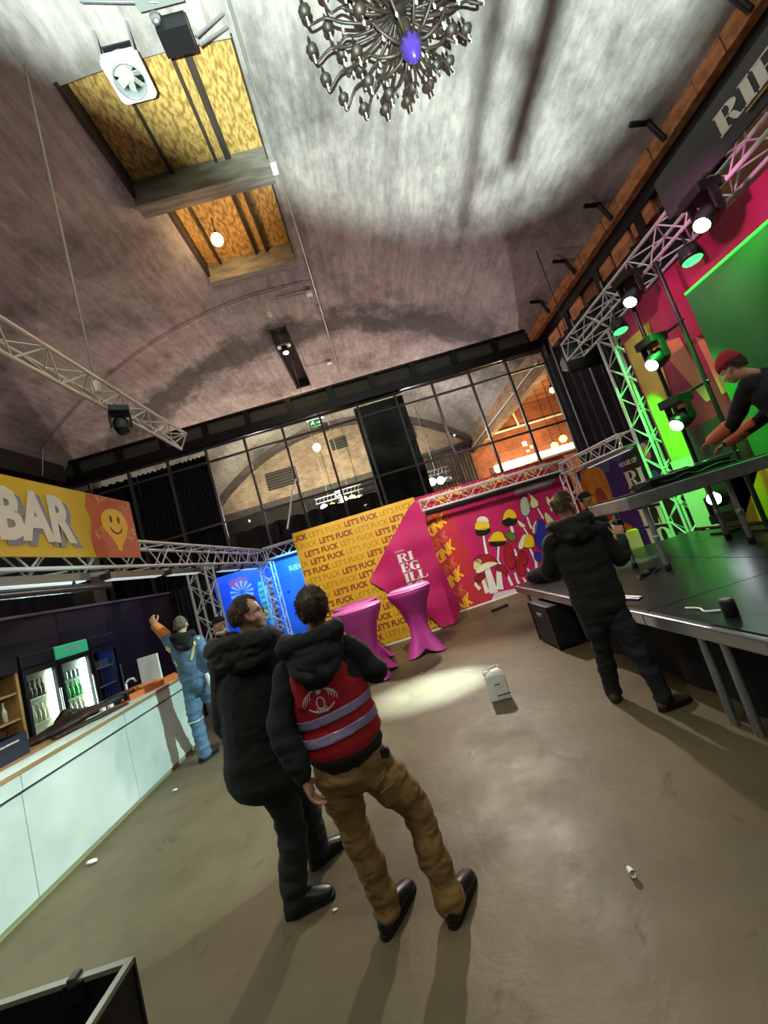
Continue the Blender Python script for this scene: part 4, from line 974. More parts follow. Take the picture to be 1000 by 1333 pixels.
# light clusters beyond the glass
for i, (x, y, z, lab) in enumerate(((-2.0, 20.6, 5.28, 'cluster of spotlights beyond the glass over the yellow panel, closer to the blue booth'), (-.85, 20.4, 5.34, 'cluster of spotlights beyond the glass over the yellow panel, closer to the dark pillar'), (3.95, 20.4, 4.92, 'cluster of spotlights beyond the glass in front of the pleated curtain'))):
    r = thing('light_cluster', lab, 'stage light', (x, y, z), 'spotlight clusters beyond the glass')
    bar('rail', (x-.75, y, z+.62), (x+.75, y, z+.62), .035, ALU, r); bar('rail', (x-.75, y, z+.36), (x+.75, y, z+.36), .035, ALU, r)
    for k in range(7): bar('brace', (x-.75+.21*k, y, z+.36), (x-.65+.21*k, y, z+.62), .014, ALU, r, 5)
    for j, (dx, m_, dz) in enumerate(((-.36, LAMPC, .06), (.10, LAMPY if i < 2 else LAMPC, 0), (.5, ALU, -.05))):
        M = V((0, -1, -.35)).to_track_quat('Z', 'Y').to_matrix()
        h = MB().lathe([(.001, -.22), (.15, -.2), (.23, 0), (.23, .1), (.001, .1)], (x+dx, y, z+dz), 12, M).build('lamp_head', PLAS, r, True)
        MB().lathe([(.001, .101), (.21, .101), (.15, .15), (.001, .17)], (x+dx, y, z+dz), 12, M).build('lens', m_, h, True); bar('bracket', (x+dx, y, z+.1), (x+dx, y, z+.4), .02, ALU, h, 6)
    bar('hanger', (x, y, z+.6), (x, y, vz(x)), .02, ALU, r, 6)
# ================================================================ printed panels and banners
# shapes of the flat prints: (along the panel, height)
MUSH = [[('k',[(1.05,1.78),(1.07,1.62),(1.24,1.59),(1.44,1.62),(1.43,1.73),(1.26,1.76)]),('y',[(1.07,1.86),(1.16,1.97),(1.3,1.95),(1.48,1.85),(1.45,1.73),(1.33,1.7),(1.08,1.78)]),('w',[(1.15,1.97),(1.23,2.06),(1.36,2.07),(1.48,1.99),(1.48,1.85),(1.33,1.85)]),('s',0.031,[(1.26,1.74),(1.19,1.42),(1.15,1.13)])],[('k',[(1.81,1.8),(1.83,1.65),(2.1,1.61),(2.2,1.69),(2.16,1.79),(1.94,1.83)]),('y',[(1.82,1.81),(1.96,2.01),(2.12,2.05),(2.22,1.95),(2.23,1.77),(2.11,1.76),(2.02,1.85),(1.91,1.82)]),('s',0.035,[(2.03,1.81),(2.0,1.61),(1.99,1.44)])],[('k',[(1.3,1.37),(1.32,1.28),(1.62,1.2),(1.76,1.28),(1.54,1.37)]),('y',[(1.28,1.42),(1.45,1.57),(1.62,1.6),(1.73,1.51),(1.73,1.38),(1.79,1.29),(1.66,1.31),(1.52,1.31),(1.36,1.4)]),('w',[(1.27,1.42),(1.45,1.57),(1.48,1.54),(1.34,1.4)]),('s',0.031,[(1.55,1.31),(1.37,0.89),(1.48,0.55),(1.52,0.21)])],[('w',[(2.0,1.1),(2.23,1.32),(2.32,1.31),(2.14,1.01),(2.01,0.98)]),('y',[(2.12,1.02),(2.27,1.29),(2.39,1.3),(2.47,1.18),(2.43,0.95),(2.28,0.95)]),('s',0.035,[(2.28,0.93),(2.32,0.6),(2.24,0.27)])],[('w',[(2.47,1.32),(2.63,1.54),(2.73,1.56),(2.56,1.22)]),('b',[(2.58,1.42),(2.73,1.57),(2.88,1.49),(2.88,1.19),(2.8,0.9),(2.61,0.78),(2.49,0.86),(2.48,1.09)]),('s',0.04,[(2.68,0.92),(2.67,0.83),(2.68,0.74)])],[('b',[(2.32,0.78),(2.47,0.8),(2.57,0.62),(2.42,0.55),(2.32,0.6)]),('s',0.035,[(2.5,0.57),(2.52,0.43),(2.55,0.31)]),('s',0.035,[(2.62,0.44),(2.68,0.37),(2.73,0.3)])],[('g',[(2.44,2.14),(2.58,2.25),(2.67,2.17),(2.65,1.86),(2.48,1.72),(2.37,1.82)]),('w',[(2.63,2.2),(2.67,2.15),(2.65,1.92),(2.58,1.92)]),('s',0.026,[(2.49,1.72),(2.49,1.56),(2.5,1.4)])],[('e',[(2.69,2.35),(2.81,2.22),(2.95,1.93),(2.72,1.86),(2.67,1.99),(2.78,2.14)]),('s',0.022,[(2.84,1.85),(2.87,1.7),(2.9,1.55)])],[('e',[(3.17,2.12),(3.25,1.96),(3.37,1.88),(3.27,1.75),(3.13,1.83)]),('s',0.022,[(3.18,1.77),(3.19,1.72),(3.2,1.67)])],[('e',[(2.99,1.73),(3.1,1.56),(3.16,1.39),(2.99,1.28),(2.93,1.5)]),('s',0.022,[(3.0,1.3),(3.0,1.23),(3.0,1.16)])],[('w',[(2.19,1.74),(2.33,1.58),(2.38,1.48),(2.23,1.5)]),('s',0.022,[(2.3,1.5),(2.33,1.38),(2.35,1.28)])],[('r',[(0.76,1.07),(0.9,1.14),(1.13,1.14),(1.31,0.99),(1.37,0.84),(1.15,0.93),(0.96,0.92)]),('e',[(0.71,0.92),(0.78,1.07),(0.91,1.09),(0.99,1.0),(0.89,0.9),(0.72,0.83)]),('w',[(0.72,0.83),(0.97,0.94),(1.2,0.94),(1.37,0.82),(1.2,0.81),(0.93,0.76),(0.76,0.74)]),('s',0.092,[(1.04,0.82),(1.03,0.47),(1.01,0.18)])],[('r',[(1.29,0.8),(1.44,0.77),(1.53,0.64),(1.47,0.4),(1.42,0.59),(1.24,0.67)]),('s',0.075,[(1.32,0.69),(1.25,0.45),(1.19,0.21)])],[('r',[(0.65,0.68),(0.85,0.72),(0.95,0.63),(0.84,0.57),(0.66,0.52)]),('s',0.04,[(0.72,0.65),(0.63,0.51),(0.7,0.37)]),('s',0.053,[(0.84,0.56),(0.85,0.4),(0.85,0.23)])],[('r',[(1.66,1.24),(1.81,1.22),(1.82,0.84),(1.74,0.58),(1.59,0.6),(1.53,0.84)]),('s',0.031,[(1.69,0.49),(1.68,0.34),(1.7,0.2)])],[('r',[(1.95,0.94),(2.13,0.92),(2.13,0.66),(2.0,0.57),(1.89,0.65)]),('s',0.035,[(2.04,0.49),(2.07,0.33),(2.12,0.2)])],[('r',[(1.86,0.83),(1.96,0.58),(1.97,0.36),(1.78,0.37),(1.77,0.59)]),('s',0.026,[(1.85,0.31),(1.87,0.25),(1.88,0.19)])],[('n',[(1.77,1.48),(1.91,1.49),(2.04,1.38),(1.96,1.22),(1.83,1.28)]),('s',0.026,[(1.88,1.04),(1.88,0.96),(1.87,0.87)])]]
KSTRIP = [(-0.11,2.47),(0.61,2.37),(0.76,1.07),(1.02,0.18),(0.79,0.04),(0.02,0.03)]
GREYCORNER = [(2.37,2.42),(3.51,2.43),(3.32,2.01),(3.08,2.29),(2.39,2.27)]
GREYLOW = [(1.02,0.18),(1.93,0.07),(1.89,-0.1),(0.9,-0.04)]
YEL = [(0.29,2.4),(0.9,2.39),(1.39,2.3),(1.45,2.04),(1.37,1.4),(1.15,1.25),(0.76,0.98),(0.56,1.45),(0.41,1.67),(0.4,2.01)]
DRED = [(0.82,1.67),(0.91,1.84),(1.06,1.91),(1.25,1.72),(1.25,1.36),(1.14,1.1),(0.85,1.13),(0.77,1.42)]
BLUE1 = [(1.29,2.38),(1.66,2.42),(1.77,2.29),(1.6,2.09),(1.44,2.22)]
PINK2 = [(2.68,2.35),(2.9,2.41),(2.95,2.12),(2.83,2.03),(2.69,2.17)]
BLUE2 = [(2.73,1.85),(2.91,1.87),(2.97,1.65),(2.73,1.59),(2.65,1.67)]
BLACKB = [(2.12,2.19),(2.61,2.22),(3.09,2.4),(2.95,0.74),(2.09,0.54),(2.19,1.33)]
LIME = [(0.3,4.03),(0.53,4.0),(0.47,3.11),(0.44,1.68),(0.03,1.65),(0.13,2.86)]
LIME2 = [(-0.16,1.97),(0.35,1.97),(0.35,1.32),(-0.16,1.28)]
ORG = [(0.78,1.36),(1.1,1.41),(1.0,0.64),(0.72,0.66)]
YELS = [(1.08,1.36),(1.48,1.43),(1.35,0.61),(1.0,0.64)]
GREENP = [(1.48,3.92),(2.45,3.99),(2.94,3.86),(2.0,1.39),(1.34,1.57)]
STREAK = [(0.59,3.71),(1.01,3.58),(1.13,2.55),(1.0,2.55)]
STREAK2 = [(1.23,3.45),(1.36,3.31),(1.38,2.55),(1.26,2.55)]
FLAG = [(0.77,2.68),(1.06,2.77),(1.01,2.17),(1.01,1.23),(1.05,0.21),(0.71,0.05),(0.37,0.58),(-0.13,1.03),(-0.47,1.4)]
PR = dict(k=mat('print_black', '1a1416', .5), y=mat('print_yellow', 'f2c81e', .5), w=mat('print_cream', 'efe6c6', .5), s=mat('print_stem', 'efe9dc', .5), r=mat('print_red', 'b3202c', .5, c2='8e1722', sc=4), b=mat('print_blue', '2c2f9c', .5), g=mat('print_grey', 'b9c4b4', .5), e=mat('print_beige', 'e3d79a', .5), n=mat('print_green', '5f7a33', .5))
def flatprint(name, poly, P, m, parent, w=.003, t=.002):
    return MB().prism(poly, lambda u, v, q: P(u, v, q+w), t).build(name, m, parent)
# ---- mushroom mural
mw = thing('mural_wall', 'magenta printed wall with mushroom mural and yellow KINK lettering', 'printed wall', WA)
P1 = lambda u, v, q: WA+WU*u-WN*q+V((0, 0, v))
MUR = mat('mural_magenta', 'c81f63', .5, c2='b51855', sc=1.2)
MB().prism([(-.25, .02), (4.05, .02), (4.05, 2.98), (-.25, 2.98)], lambda u, v, q: P1(u, v, -q), .05).build('board', MUR, mw)
flatprint('kink_field', [(-.25, .05), (.80, .05), (1.0, .2), (.74, 1.1), (.60, 2.55), (-.25, 2.55)], P1, mat('kink_red', 'c8322e', .5, c2='bd2a4a', sc=2), mw)
KY = mat('kink_yellow', 'f3bd1f', .5); KO = mat('kink_orange', 'e2763a', .5)
def rclip(pts):
    """half planes of a convex polygon (counter-clockwise)"""
    out = []
    for a, b in zip(pts, pts[1:]+pts[:1]): d = (b[0]-a[0], b[1]-a[1]); out.append((a, (d[1], -d[0])))
    return out
KC = rclip([(-.24, .06), (.80, .06), (1.0, .2), (.60, 2.52), (-.24, 2.52)])
for i in range(9):
    v0 = -.16+i*.34
    for j in (-1, 0, 1):
        lettering('kink_lettering', 'KINK', KY if i % 2 == 0 else KO, mw, P1, -.14+j*1.02, v0+j*.53, .25 if i % 2 == 0 else .22, .045 if i % 2 == 0 else .006, .48, .52, .78, KC, .006)
SY = [(.62, 2.62), (3.9, 2.62), (3.9, 2.94), (-.2, 2.94), (-.2, 2.62)]
flatprint('kink_field', [(-.24, 2.58), (4.0, 2.58), (4.0, 2.95), (-.24, 2.95)], P1, mat('kink_red', ''), mw)
for i in range(7): lettering('kink_lettering', 'KINK', KY if i % 2 else KO, mw, P1, -.2+i*.60, 2.61+(.03 if i % 2 else 0), .25, .02 if i % 2 else .004, .22, .2, 1.0, rclip([(-.23, 2.58), (3.98, 2.58), (3.98, 2.95), (-.23, 2.95)]), .006)
MB().prism([(-.2, .0), (4.0, .0), (4.0, .035), (-.2, .035)], lambda u, v, q: P1(u, v, q+.003), .03).build('foot_strip', WHITEM, mw)  # white strip stands in for the LED light line along the wall foot
flatprint('white_ground', GREYLOW[:2]+[(1.9, .03), (.9, .03)], P1, mat('print_pale', 'd8c3cc', .5), mw)
flatprint('white_ground', [(2.40, 2.30), (3.4, 2.30), (3.7, 2.56), (2.38, 2.56)], P1, mat('print_haze', '8b8794', .5, c2='a67a8c', sc=2), mw)
def grow(poly, e):
    cx = sum(p[0] for p in poly)/len(poly); cy = sum(p[1] for p in poly)/len(poly); out = []
    for p in poly:
        d = math.hypot(p[0]-cx, p[1]-cy) or 1; out.append((p[0]+(p[0]-cx)/d*e, p[1]+(p[1]-cy)/d*e))
    return out
def smooth(poly, it=2):
    for _ in range(it):
        q = []
        for a, b in zip(poly, poly[1:]+poly[:1]): q += [(a[0]*.75+b[0]*.25, a[1]*.75+b[1]*.25), (a[0]*.25+b[0]*.75, a[1]*.25+b[1]*.75)]
        poly = q
    return poly
keys = list(PR)
for i, sh in enumerate(MUSH):
    mb = MB(); w0 = .004+.0006*i
    for it in sh:
        if it[0] == 's':
            pts = it[2]; 
            for e, mi, dw in ((.012, 0, 0), (0, keys.index('s'), .0022)):
                L, R_ = [], []
                for k, p in enumerate(pts):
                    a, b = pts[max(k-1, 0)], pts[min(k+1, len(pts)-1)]; dx, dy = b[0]-a[0], b[1]-a[1]; dl = math.hypot(dx, dy) or 1
                    h = it[1]*(.8+.4*k/(len(pts)-1))+e; L.append((p[0]-dy/dl*h, p[1]+dx/dl*h)); R_.append((p[0]+dy/dl*h, p[1]-dx/dl*h))
                mb.prism(L+R_[::-1], lambda u, v, q: P1(u, v, q+w0+dw), .001, mi)
        else:
            ps = smooth(it[1], 1); mb.prism(grow(ps, .016), lambda u, v, q: P1(u, v, q+w0+.003), .001, 0); mb.prism(ps, lambda u, v, q: P1(u, v, q+w0+.005), .001, keys.index(it[0]))
    mb.build('mushroom_print', [PR[k] for k in keys], mw)
# ---- yellow lettered panel
YP = thing('lettered_panel', 'yellow board panel covered with rows of brown LET\'S lettering', 'printed wall', (-.3, 8.37, 0))
P2 = lambda u, v, q: V((u, 8.36-q, v))
MB().bb((-1.80, 8.36, .03), (.98, 8.40, 2.86)).build('board', mat('panel_yellow', 'e8b62c', .5, c2='dcaa22', sc=1.5), YP)
block('foot_rail', (-1.80, 8.34, 0), (.98, 8.41, .03), WHITEM, YP)
PB = mat('letters_brown', '8a3420', .5); PBL = mat('letters_gold', 'a87a18', .5)
PC = rclip([(-1.78, .05), (.96, .05), (.96, 2.84), (-1.78, 2.84)])
tv = text_mesh("LET'S FUCK", .034, 0, .004)[0]; WX = .755/((max(p.x for p in tv)-min(p.x for p in tv))*.122/.73)
for i in range(15):
    v0 = 2.66-i*.193
    for j in range(5):
        bold = (i+j) % 2 == 0
        lettering('lettering', "LET'S FUCK", PB if bold else PBL, YP, P2, -2.25+.30*(i % 3)-.12*(i % 2)+j*.80, v0, .122, .034 if bold else .004, 0, 0, WX, PC)
# ---- pink banner hung over its corner
PK = mat('banner_pink', 'd01f6f', .6, c2='c01863', sc=1.5, bump=.15, bsc=4)
pb = thing('pink_banner', 'crooked magenta banner with white stacked lettering over the yellow panel', 'banner', (.5, 8.3, 0))
def flagP(u, v, q): return V((u, 8.29-q+.035*math.sin(u*5+v*2)+.02*math.sin(v*9), v))
fl_ = [(.80, 2.66), (.98, 2.76), (1.05, 2.70), (1.06, 2.2), (1.07, 1.5), (1.14, .95), (1.25, .42), (1.27, .25), (1.04, .05), (.72, .04), (.37, .58), (-.13, 1.03), (-.47, 1.40), (.2, 2.07)]
bm = bmesh.new(); f0 = bm.faces.new([bm.verts.new((u, v, 0)) for u, v in fl_])
for k in range(1, 14):
    x = -.5+k*.15; bmesh.ops.bisect_plane(bm, geom=bm.verts[:]+bm.edges[:]+bm.faces[:], plane_co=(x, 0, 0), plane_no=(1, 0, 0))
for k in range(1, 19): bmesh.ops.bisect_plane(bm, geom=bm.verts[:]+bm.edges[:]+bm.faces[:], plane_co=(0, k*.15, 0), plane_no=(0, 1, 0))
bmesh.ops.triangulate(bm, faces=bm.faces[:])
for x in bm.verts:
    p = flagP(x.co.x, x.co.y, 0); over = max(0, x.co.x-1.0); p.y += over*.9*max(0, min(1, (1.6-x.co.y))); x.co = p
me = bpy.data.meshes.new('cloth'); bm.to_mesh(me); bm.free(); me.materials.append(PK); me.polygons.foreach_set('use_smooth', [True]*len(me.polygons))
clo = link('cloth', me, pb); q = clo.modifiers.new('t', 'SOLIDIFY'); q.thickness = .006; q.offset = 1; clo.modifiers.new('e', 'EDGE_SPLIT')
# slab letters: heavy stems and hairline serifs
GL = {'I': [[(.0, 0), (.36, 0), (.36, .07), (.0, .07)], [(0, .93), (.36, .93), (.36, 1), (0, 1)], [(.05, .05), (.31, .05), (.31, .95), (.05, .95)]],
 'L': [[(.0, 0), (.70, 0), (.70, .07), (.0, .07)], [(.62, .05), (.70, .05), (.70, .36), (.66, .36)], [(0, .93), (.38, .93), (.38, 1), (0, 1)], [(.05, .05), (.31, .05), (.31, .95), (.05, .95)]],
 'E': [[(.0, 0), (.68, 0), (.68, .07), (.0, .07)], [(0, .93), (.66, .93), (.66, 1), (0, 1)], [(.05, .05), (.31, .05), (.31, .95), (.05, .95)], [(.60, .05), (.68, .05), (.68, .34), (.64, .34)], [(.58, .95), (.66, .95), (.66, .68), (.62, .68)], [(.3, .47), (.5, .47), (.5, .53), (.3, .53)], [(.46, .36), (.52, .36), (.52, .64), (.46, .64)]],
 'O': None, 'G': None, 'R': [[(0, 0), (.38, 0), (.38, .07), (0, .07)], [(0, .93), (.45, .93), (.45, 1), (0, 1)], [(.05, .05), (.31, .05), (.31, .95), (.05, .95)], [(.3, .46), (.46, .46), (.46, .54), (.3, .54)], [(.44, .52), (.60, .40), (.72, .06), (.84, .06), (.84, 0), (.60, 0), (.52, .10), (.42, .40)]]}
def ringseg(cx, cy, ro, ri, a0, a1, n=16):
    """a crescent band between outer radii ro and inner radii ri"""
    out = []
    for k in range(n):
        b0, b1 = a0+(a1-a0)*k/n, a0+(a1-a0)*(k+1)/n
        out.append([(cx+ro[0]*math.cos(b0), cy+ro[1]*math.sin(b0)), (cx+ro[0]*math.cos(b1), cy+ro[1]*math.sin(b1)), (cx+ri[0]*math.cos(b1), cy+ri[1]*math.sin(b1)), (cx+ri[0]*math.cos(b0), cy+ri[1]*math.sin(b0))])
    return out
GL['O'] = ringseg(.40, .5, (.40, .5), (.13, .43), 0, 2*PI, 22)
GL['G'] = ringseg(.40, .5, (.40, .5), (.13, .43), .9, 2*PI-.5, 18)+[[(.44, .40), (.80, .40), (.80, .47), (.44, .47)], [(.52, .02), (.76, .02), (.76, .45), (.52, .45)], [(.66, .68), (.72, .68), (.72, .98), (.68, .98)]]
GL['R'] += ringseg(.40, .74, (.36, .26), (.11, .20), -PI/2, PI/2, 10)
GWD = dict(I=.42, L=.74, E=.74, O=.84, G=.86, R=.88)
def slab(name, s, m, parent, P, u, v, h, wid=None, w=.005):
    tot = sum(GWD[c] for c in s); k = (wid/tot) if wid else h
    mb = MB(); x = u
    for c in s:
        for pg in GL[c]:
            a = sum(p[0]*q[1]-q[0]*p[1] for p, q in zip(pg, pg[1:]+pg[:1]))
            pg = pg if a > 0 else pg[::-1]
            mb.prism([(x+p[0]*k, v+p[1]*h) for p in pg], lambda a_, b_, q_: P(a_, b_, q_+w), .003)
        x += GWD[c]*k
    return mb.build(name, m, parent)
PRW = mat('print_white', 'f1ece2', .5)
for i, s_ in enumerate(('RI', 'EG', 'ILL', 'IO')): slab('slab_lettering', s_, PRW, pb, flagP, .24+.015*i, 1.57-i*.215, .185, (.36, .42, .50, .40)[i], .012)
lettering('small_lettering', 'HOUSE OF', PRW, pb, flagP, .22, 1.80, .035, .01, 0, 0, .9, None, .012)
# ---- fascia banner lettering above the stage (runs towards the viewer)
PF = lambda u, v, q: V((4.70-q, 3.86-u, 4.90+v))
slab('slab_lettering', 'RIEGILLIO', PRW, fb, PF, .28, .05, .235, 1.95, .004)
tag(bar('gold_stick', (4.685, 3.30, 4.90), (4.685, 2.2, 4.92), .014, mat('gold_strip', 'b48b3c', .4)), 'thin gold strip under the slab lettering of the grey banner', 'strip')
# ---- purple banner wall beside the stage
pw = thing('purple_banner', 'purple and black banner wall with white stacked lettering behind the stage', 'banner', (5.05, 8, 0))
P3 = lambda u, v, q: V((5.33-q, (9.6-u)*1.055, 1.75+(v-1.75)*1.055))
MB().prism([(.30, .15), (3.0, .15), (3.0, 2.40), (.30, 2.40)], lambda u, v, q: P3(u, v, -q), .04).build('board', mat('purple_print', '3a2488', .5, c2='2c1c6e', sc=1.5), pw)
for nm, poly, m in (('black_field', [(2.02, .16), (2.99, .16), (2.99, 2.39), (2.12, 2.3), (2.06, 1.3)], mat('print_aubergine', '1f1622', .5)), ('yellow_field', [(.31, .4), (1.1, .5), (1.42, 1.4), (1.48, 2.0), (1.42, 2.36), (.31, 2.38)], mat('print_ochre', 'd89c2a', .5, c2='c07d1e', sc=3)), ('red_figure', DRED, mat('print_rust', '8c2f1c', .5, c2='a64a24', sc=4)), ('blue_patch', BLUE1, mat('print_slate', '3f5f9c', .5)), ('pink_patch', PINK2, mat('print_rose', 'e08a94', .5)), ('blue_patch', BLUE2, mat('print_sky', '3f63b4', .5)), ('orange_patch', [(1.25, .5), (1.8, .4), (1.75, .9), (1.45, 1.05)], mat('print_amber', 'd9772c', .5)), ('mauve_patch', [(2.75, .5), (3.0, .5), (3.0, .72), (2.8, .70)], mat('print_mauve', '8a4a86', .5))):
    flatprint(nm, smooth(poly, 1) if nm != 'black_field' else poly, P3, m, pw, .002 if nm.endswith('field') else .006)
for i, s_ in enumerate(('RI', 'EG', 'ILL', 'IO')): slab('slab_lettering', s_, PRW, pw, P3, 2.06, 1.66-i*.39, .34, (.56, .66, .80, .70)[i], .012)
lettering('small_lettering', 'HOUSE OF', PRW, pw, P3, 2.02, 2.12, .09, .02, 0, 0, .9, None, .012)
# ---- stage backdrop
bd = thing('stage_backdrop', 'printed stage backdrop in crimson, lime, orange and yellow', 'backdrop', (5.05, 4, .7))
bd['kind'] = 'thing'
P4 = lambda u, v, q: V((5.06-q, 6.3-u, v))
MB().prism([(-.05, .72), (5.5, .72), (5.5, 4.5), (-.05, 4.5)], lambda u, v, q: P4(u, v, -q), .03).build('cloth', mat('backdrop_crimson', 'a61c4e', .6, c2='94163f', sc=1.0, bump=.2, bsc=2.5), bd)
for nm, poly, m in (('lime_stripe', [(.0, 1.9), (.40, 1.9), (.62, 4.1), (.0, 4.1)], mat('backdrop_lime', 'c4c235', .6, c2='b5a93a', sc=2)), ('pale_stripe', [(-.04, .75), (.40, .75), (.40, 1.9), (-.04, 1.9)], mat('backdrop_pale', 'd9dcc6', .6)), ('dark_stripe', [(.40, .75), (.80, .75), (1.5, 1.7), (1.1, 2.3), (.45, 2.3)], mat('backdrop_dark', '2c2b22', .6)), ('orange_stripe', [(.78, .75), (1.04, .75), (1.10, 1.5), (.80, 1.5)], mat('backdrop_orange', 'c4521c', .6)), ('yellow_stripe', [(1.04, .75), (1.6, .75), (1.7, 1.5), (1.10, 1.5)], mat('backdrop_yellow', 'e3b11c', .6)), ('peach_streak', STREAK, mat('backdrop_peach', 'd98a62', .6)), ('peach_streak', STREAK2, mat('backdrop_peach', ''))):
    flatprint(nm, poly, P4, m, bd, .004)
gs = thing('green_screen', 'dark green hanging screen lit from its top edge, behind the red beanie', 'screen', (4.9, 4, 2))
block('cloth', (4.93, 2.2, 1.6), (4.96, 4.84, 3.96), mat('screen_green', '1d7a2c', .6, c2='18692a', sc=1.2), gs)
bar('light_strip', (4.94, 2.2, 3.98), (4.94, 4.84, 3.98), .02, mat('strip_green', '38ff4a', .4, em=1.4), gs, 6)
spot('strip_glow', (4.55, 3.9, 4.22), (4.95, 3.9, 2.9), 30, (.1, 1.0, .12), 120, .8, .1)
# ---- bar sign
bs = thing('bar_sign', 'yellow BAR sign with smiling balloon on the bar truss', 'sign', (-3.2, 3.5, 2.7))
P5 = lambda u, v, q: V((-3.22+q, 1.2+u, 2.75+v))
MB().prism([(0, 0), (4.12, 0), (4.12, .80), (0, .80)], lambda u, v, q: P5(u, v, -q), .03).build('board', mat('sign_yellow', 'e9c22a', .5, c2='e0b624', sc=2), bs)
flatprint('red_field', [(3.30, .0), (4.12, 0), (4.12, .80), (3.34, .80), (3.28, .62), (3.33, .45), (3.27, .2)], P5, mat('sign_coral', 'd0663a', .5, c2='c85a3a', sc=3), bs)
lettering('letter_shadow', 'BAR', mat('sign_greyblue', '8e94a6', .5), bs, P5, 2.24, .14, .50, .05, 0, 0, .66, None, .003)
lettering('lettering', 'BAR', PRW, bs, P5, 2.18, .18, .50, .045, 0, 0, .66, None, .008)
flatprint('balloon', smooth([(3.70, .66), (3.50, .56), (3.48, .38), (3.60, .26), (3.70, .12), (3.67, .08), (3.78, .08), (3.76, .14), (3.92, .30), (3.98, .46), (3.90, .62)], 2), P5, KY, bs, .006)
for u in (3.66, 3.80): flatprint('eye', [(u+.022*math.cos(a*PI/5), .50+.05*math.sin(a*PI/5)) for a in range(10)], P5, PR['k'], bs, .010)
mb = MB()
for pg in ringseg(3.73, .42, (.12, .12), (.10, .10), PI*1.1, PI*1.9, 10): mb.prism(pg[::1], lambda a_, b_, q_: P5(a_, b_, q_+.010), .002)
mb.build('smile', PR['k'], bs)
CR_ = mat('sign_peach', 'e2a06a', .5)
for k, (u, v, r_, s_) in enumerate(((3.38, .20, .6, 'K'), (3.98, .62, .7, 'K'), (3.98, .2, .8, 'K'), (3.50, .68, .5, 'K'))): lettering('faint_lettering', 'KINK', CR_, bs, P5, u, v, .12, .01, r_, 0, 1, rclip([(3.28, .01), (4.11, .01), (4.11, .79), (3.28, .79)]), .005)
# ---- blue booth panels
b1 = thing('booth_print', 'blue printed booth panel with pale sunburst', 'printed wall', (-4.4, 11.75, 0))
P6 = lambda u, v, q: V((u, 11.75-q, v))
BL = mat('booth_blue', '3a72d8', .5, c2='2f62c4', sc=2)
MB().bb((-5.9, 11.75, .02), (-3.45, 11.80, 2.68)).build('board', BL, b1)
flatprint('red_blot', smooth([(-4.75, 2.5), (-4.2, 2.5), (-4.15, 2.25), (-4.45, 2.1), (-4.75, 2.3)], 1), P6, mat('booth_rose', 'c06a86', .5), b1, .003)
mb = MB()
for k in range(13):
    a = 2*PI*k/13
    mb.prism([(-4.42+.07*math.cos(a-.05), 2.05+.06*math.sin(a-.05)), (-4.42+.36*math.cos(a-.13), 2.05+.34*math.sin(a-.13)), (-4.42+.36*math.cos(a+.13), 2.05+.34*math.sin(a+.13)), (-4.42+.07*math.cos(a+.05), 2.05+.06*math.sin(a+.05))], lambda u, v, q: P6(u, v, q+.006), .002)
mb.build('sunburst', mat('booth_ice', 'bcd3f2', .5), b1)
flatprint('green_panel', smooth([(-3.98, 2.2), (-3.66, 2.2), (-3.62, .9), (-3.9, .85)], 1), P6, mat('booth_green', '6fd0a0', .5, c2='8adfc0', sc=4), b1, .004)
flatprint('violet_panel', [(-3.92, .8), (-3.6, .8), (-3.6, .1), (-3.9, .1)], P6, mat('booth_violet', 'a06ae0', .5, c2='5030c0', sc=9), b1, .004)
flatprint('orange_panel', [(-3.64, 2.25), (-3.48, 2.2), (-3.46, .2), (-3.60, .2)], P6, mat('booth_orange', 'f0b080', .5), b1, .005)
for k in range(11): flatprint('orange_rung', [(-3.64, .34+.17*k), (-3.47, .34+.17*k), (-3.47, .42+.17*k), (-3.64, .42+.17*k)], P6, mat('booth_rust', 'a8502c', .5), b1, .008)
for k in range(7): flatprint('green_rung', [(-3.92, 1.0+.17*k), (-3.70, 1.03+.17*k), (-3.70, 1.08+.17*k), (-3.92, 1.06+.17*k)], P6, mat('booth_teal', '2f9a78', .5), b1, .008)
b2 = thing('booth_print', 'blue printed booth panel half hidden by the yellow panel', 'printed wall', (-2.5, 11.45, 0))
P7 = lambda u, v, q: V((u, 11.45-q, v))
MB().bb((-3.42, 11.45, .02), (-1.3, 11.50, 2.66)).build('board', mat('booth_azure', '4a86de', .5, c2='3c74d0', sc=2), b2)
lettering('lettering', 'RIEG', PRW, b2, P7, -2.82, 2.22, .16, .02, 0, 0, 1, None, .005)
flatprint('violet_blot', smooth([(-2.55, 1.75), (-2.2, 1.85), (-2.15, 1.3), (-2.4, 1.2), (-2.6, 1.4)], 2), P7, mat('booth_purple', '5a2fd0', .5), b2, .004)
for k, (u, v, s_) in enumerate(((-2.75, 1.3, .06), (-2.95, 1.0, .05), (-2.8, .8, .09), (-2.7, .45, .08), (-3.0, 1.65, .05))): flatprint('dark_spot', [(u+s_*math.cos(a*PI/5), v+s_*math.sin(a*PI/5)) for a in range(10)], P7, mat('booth_navy', '2540a8', .5), b2, .005)
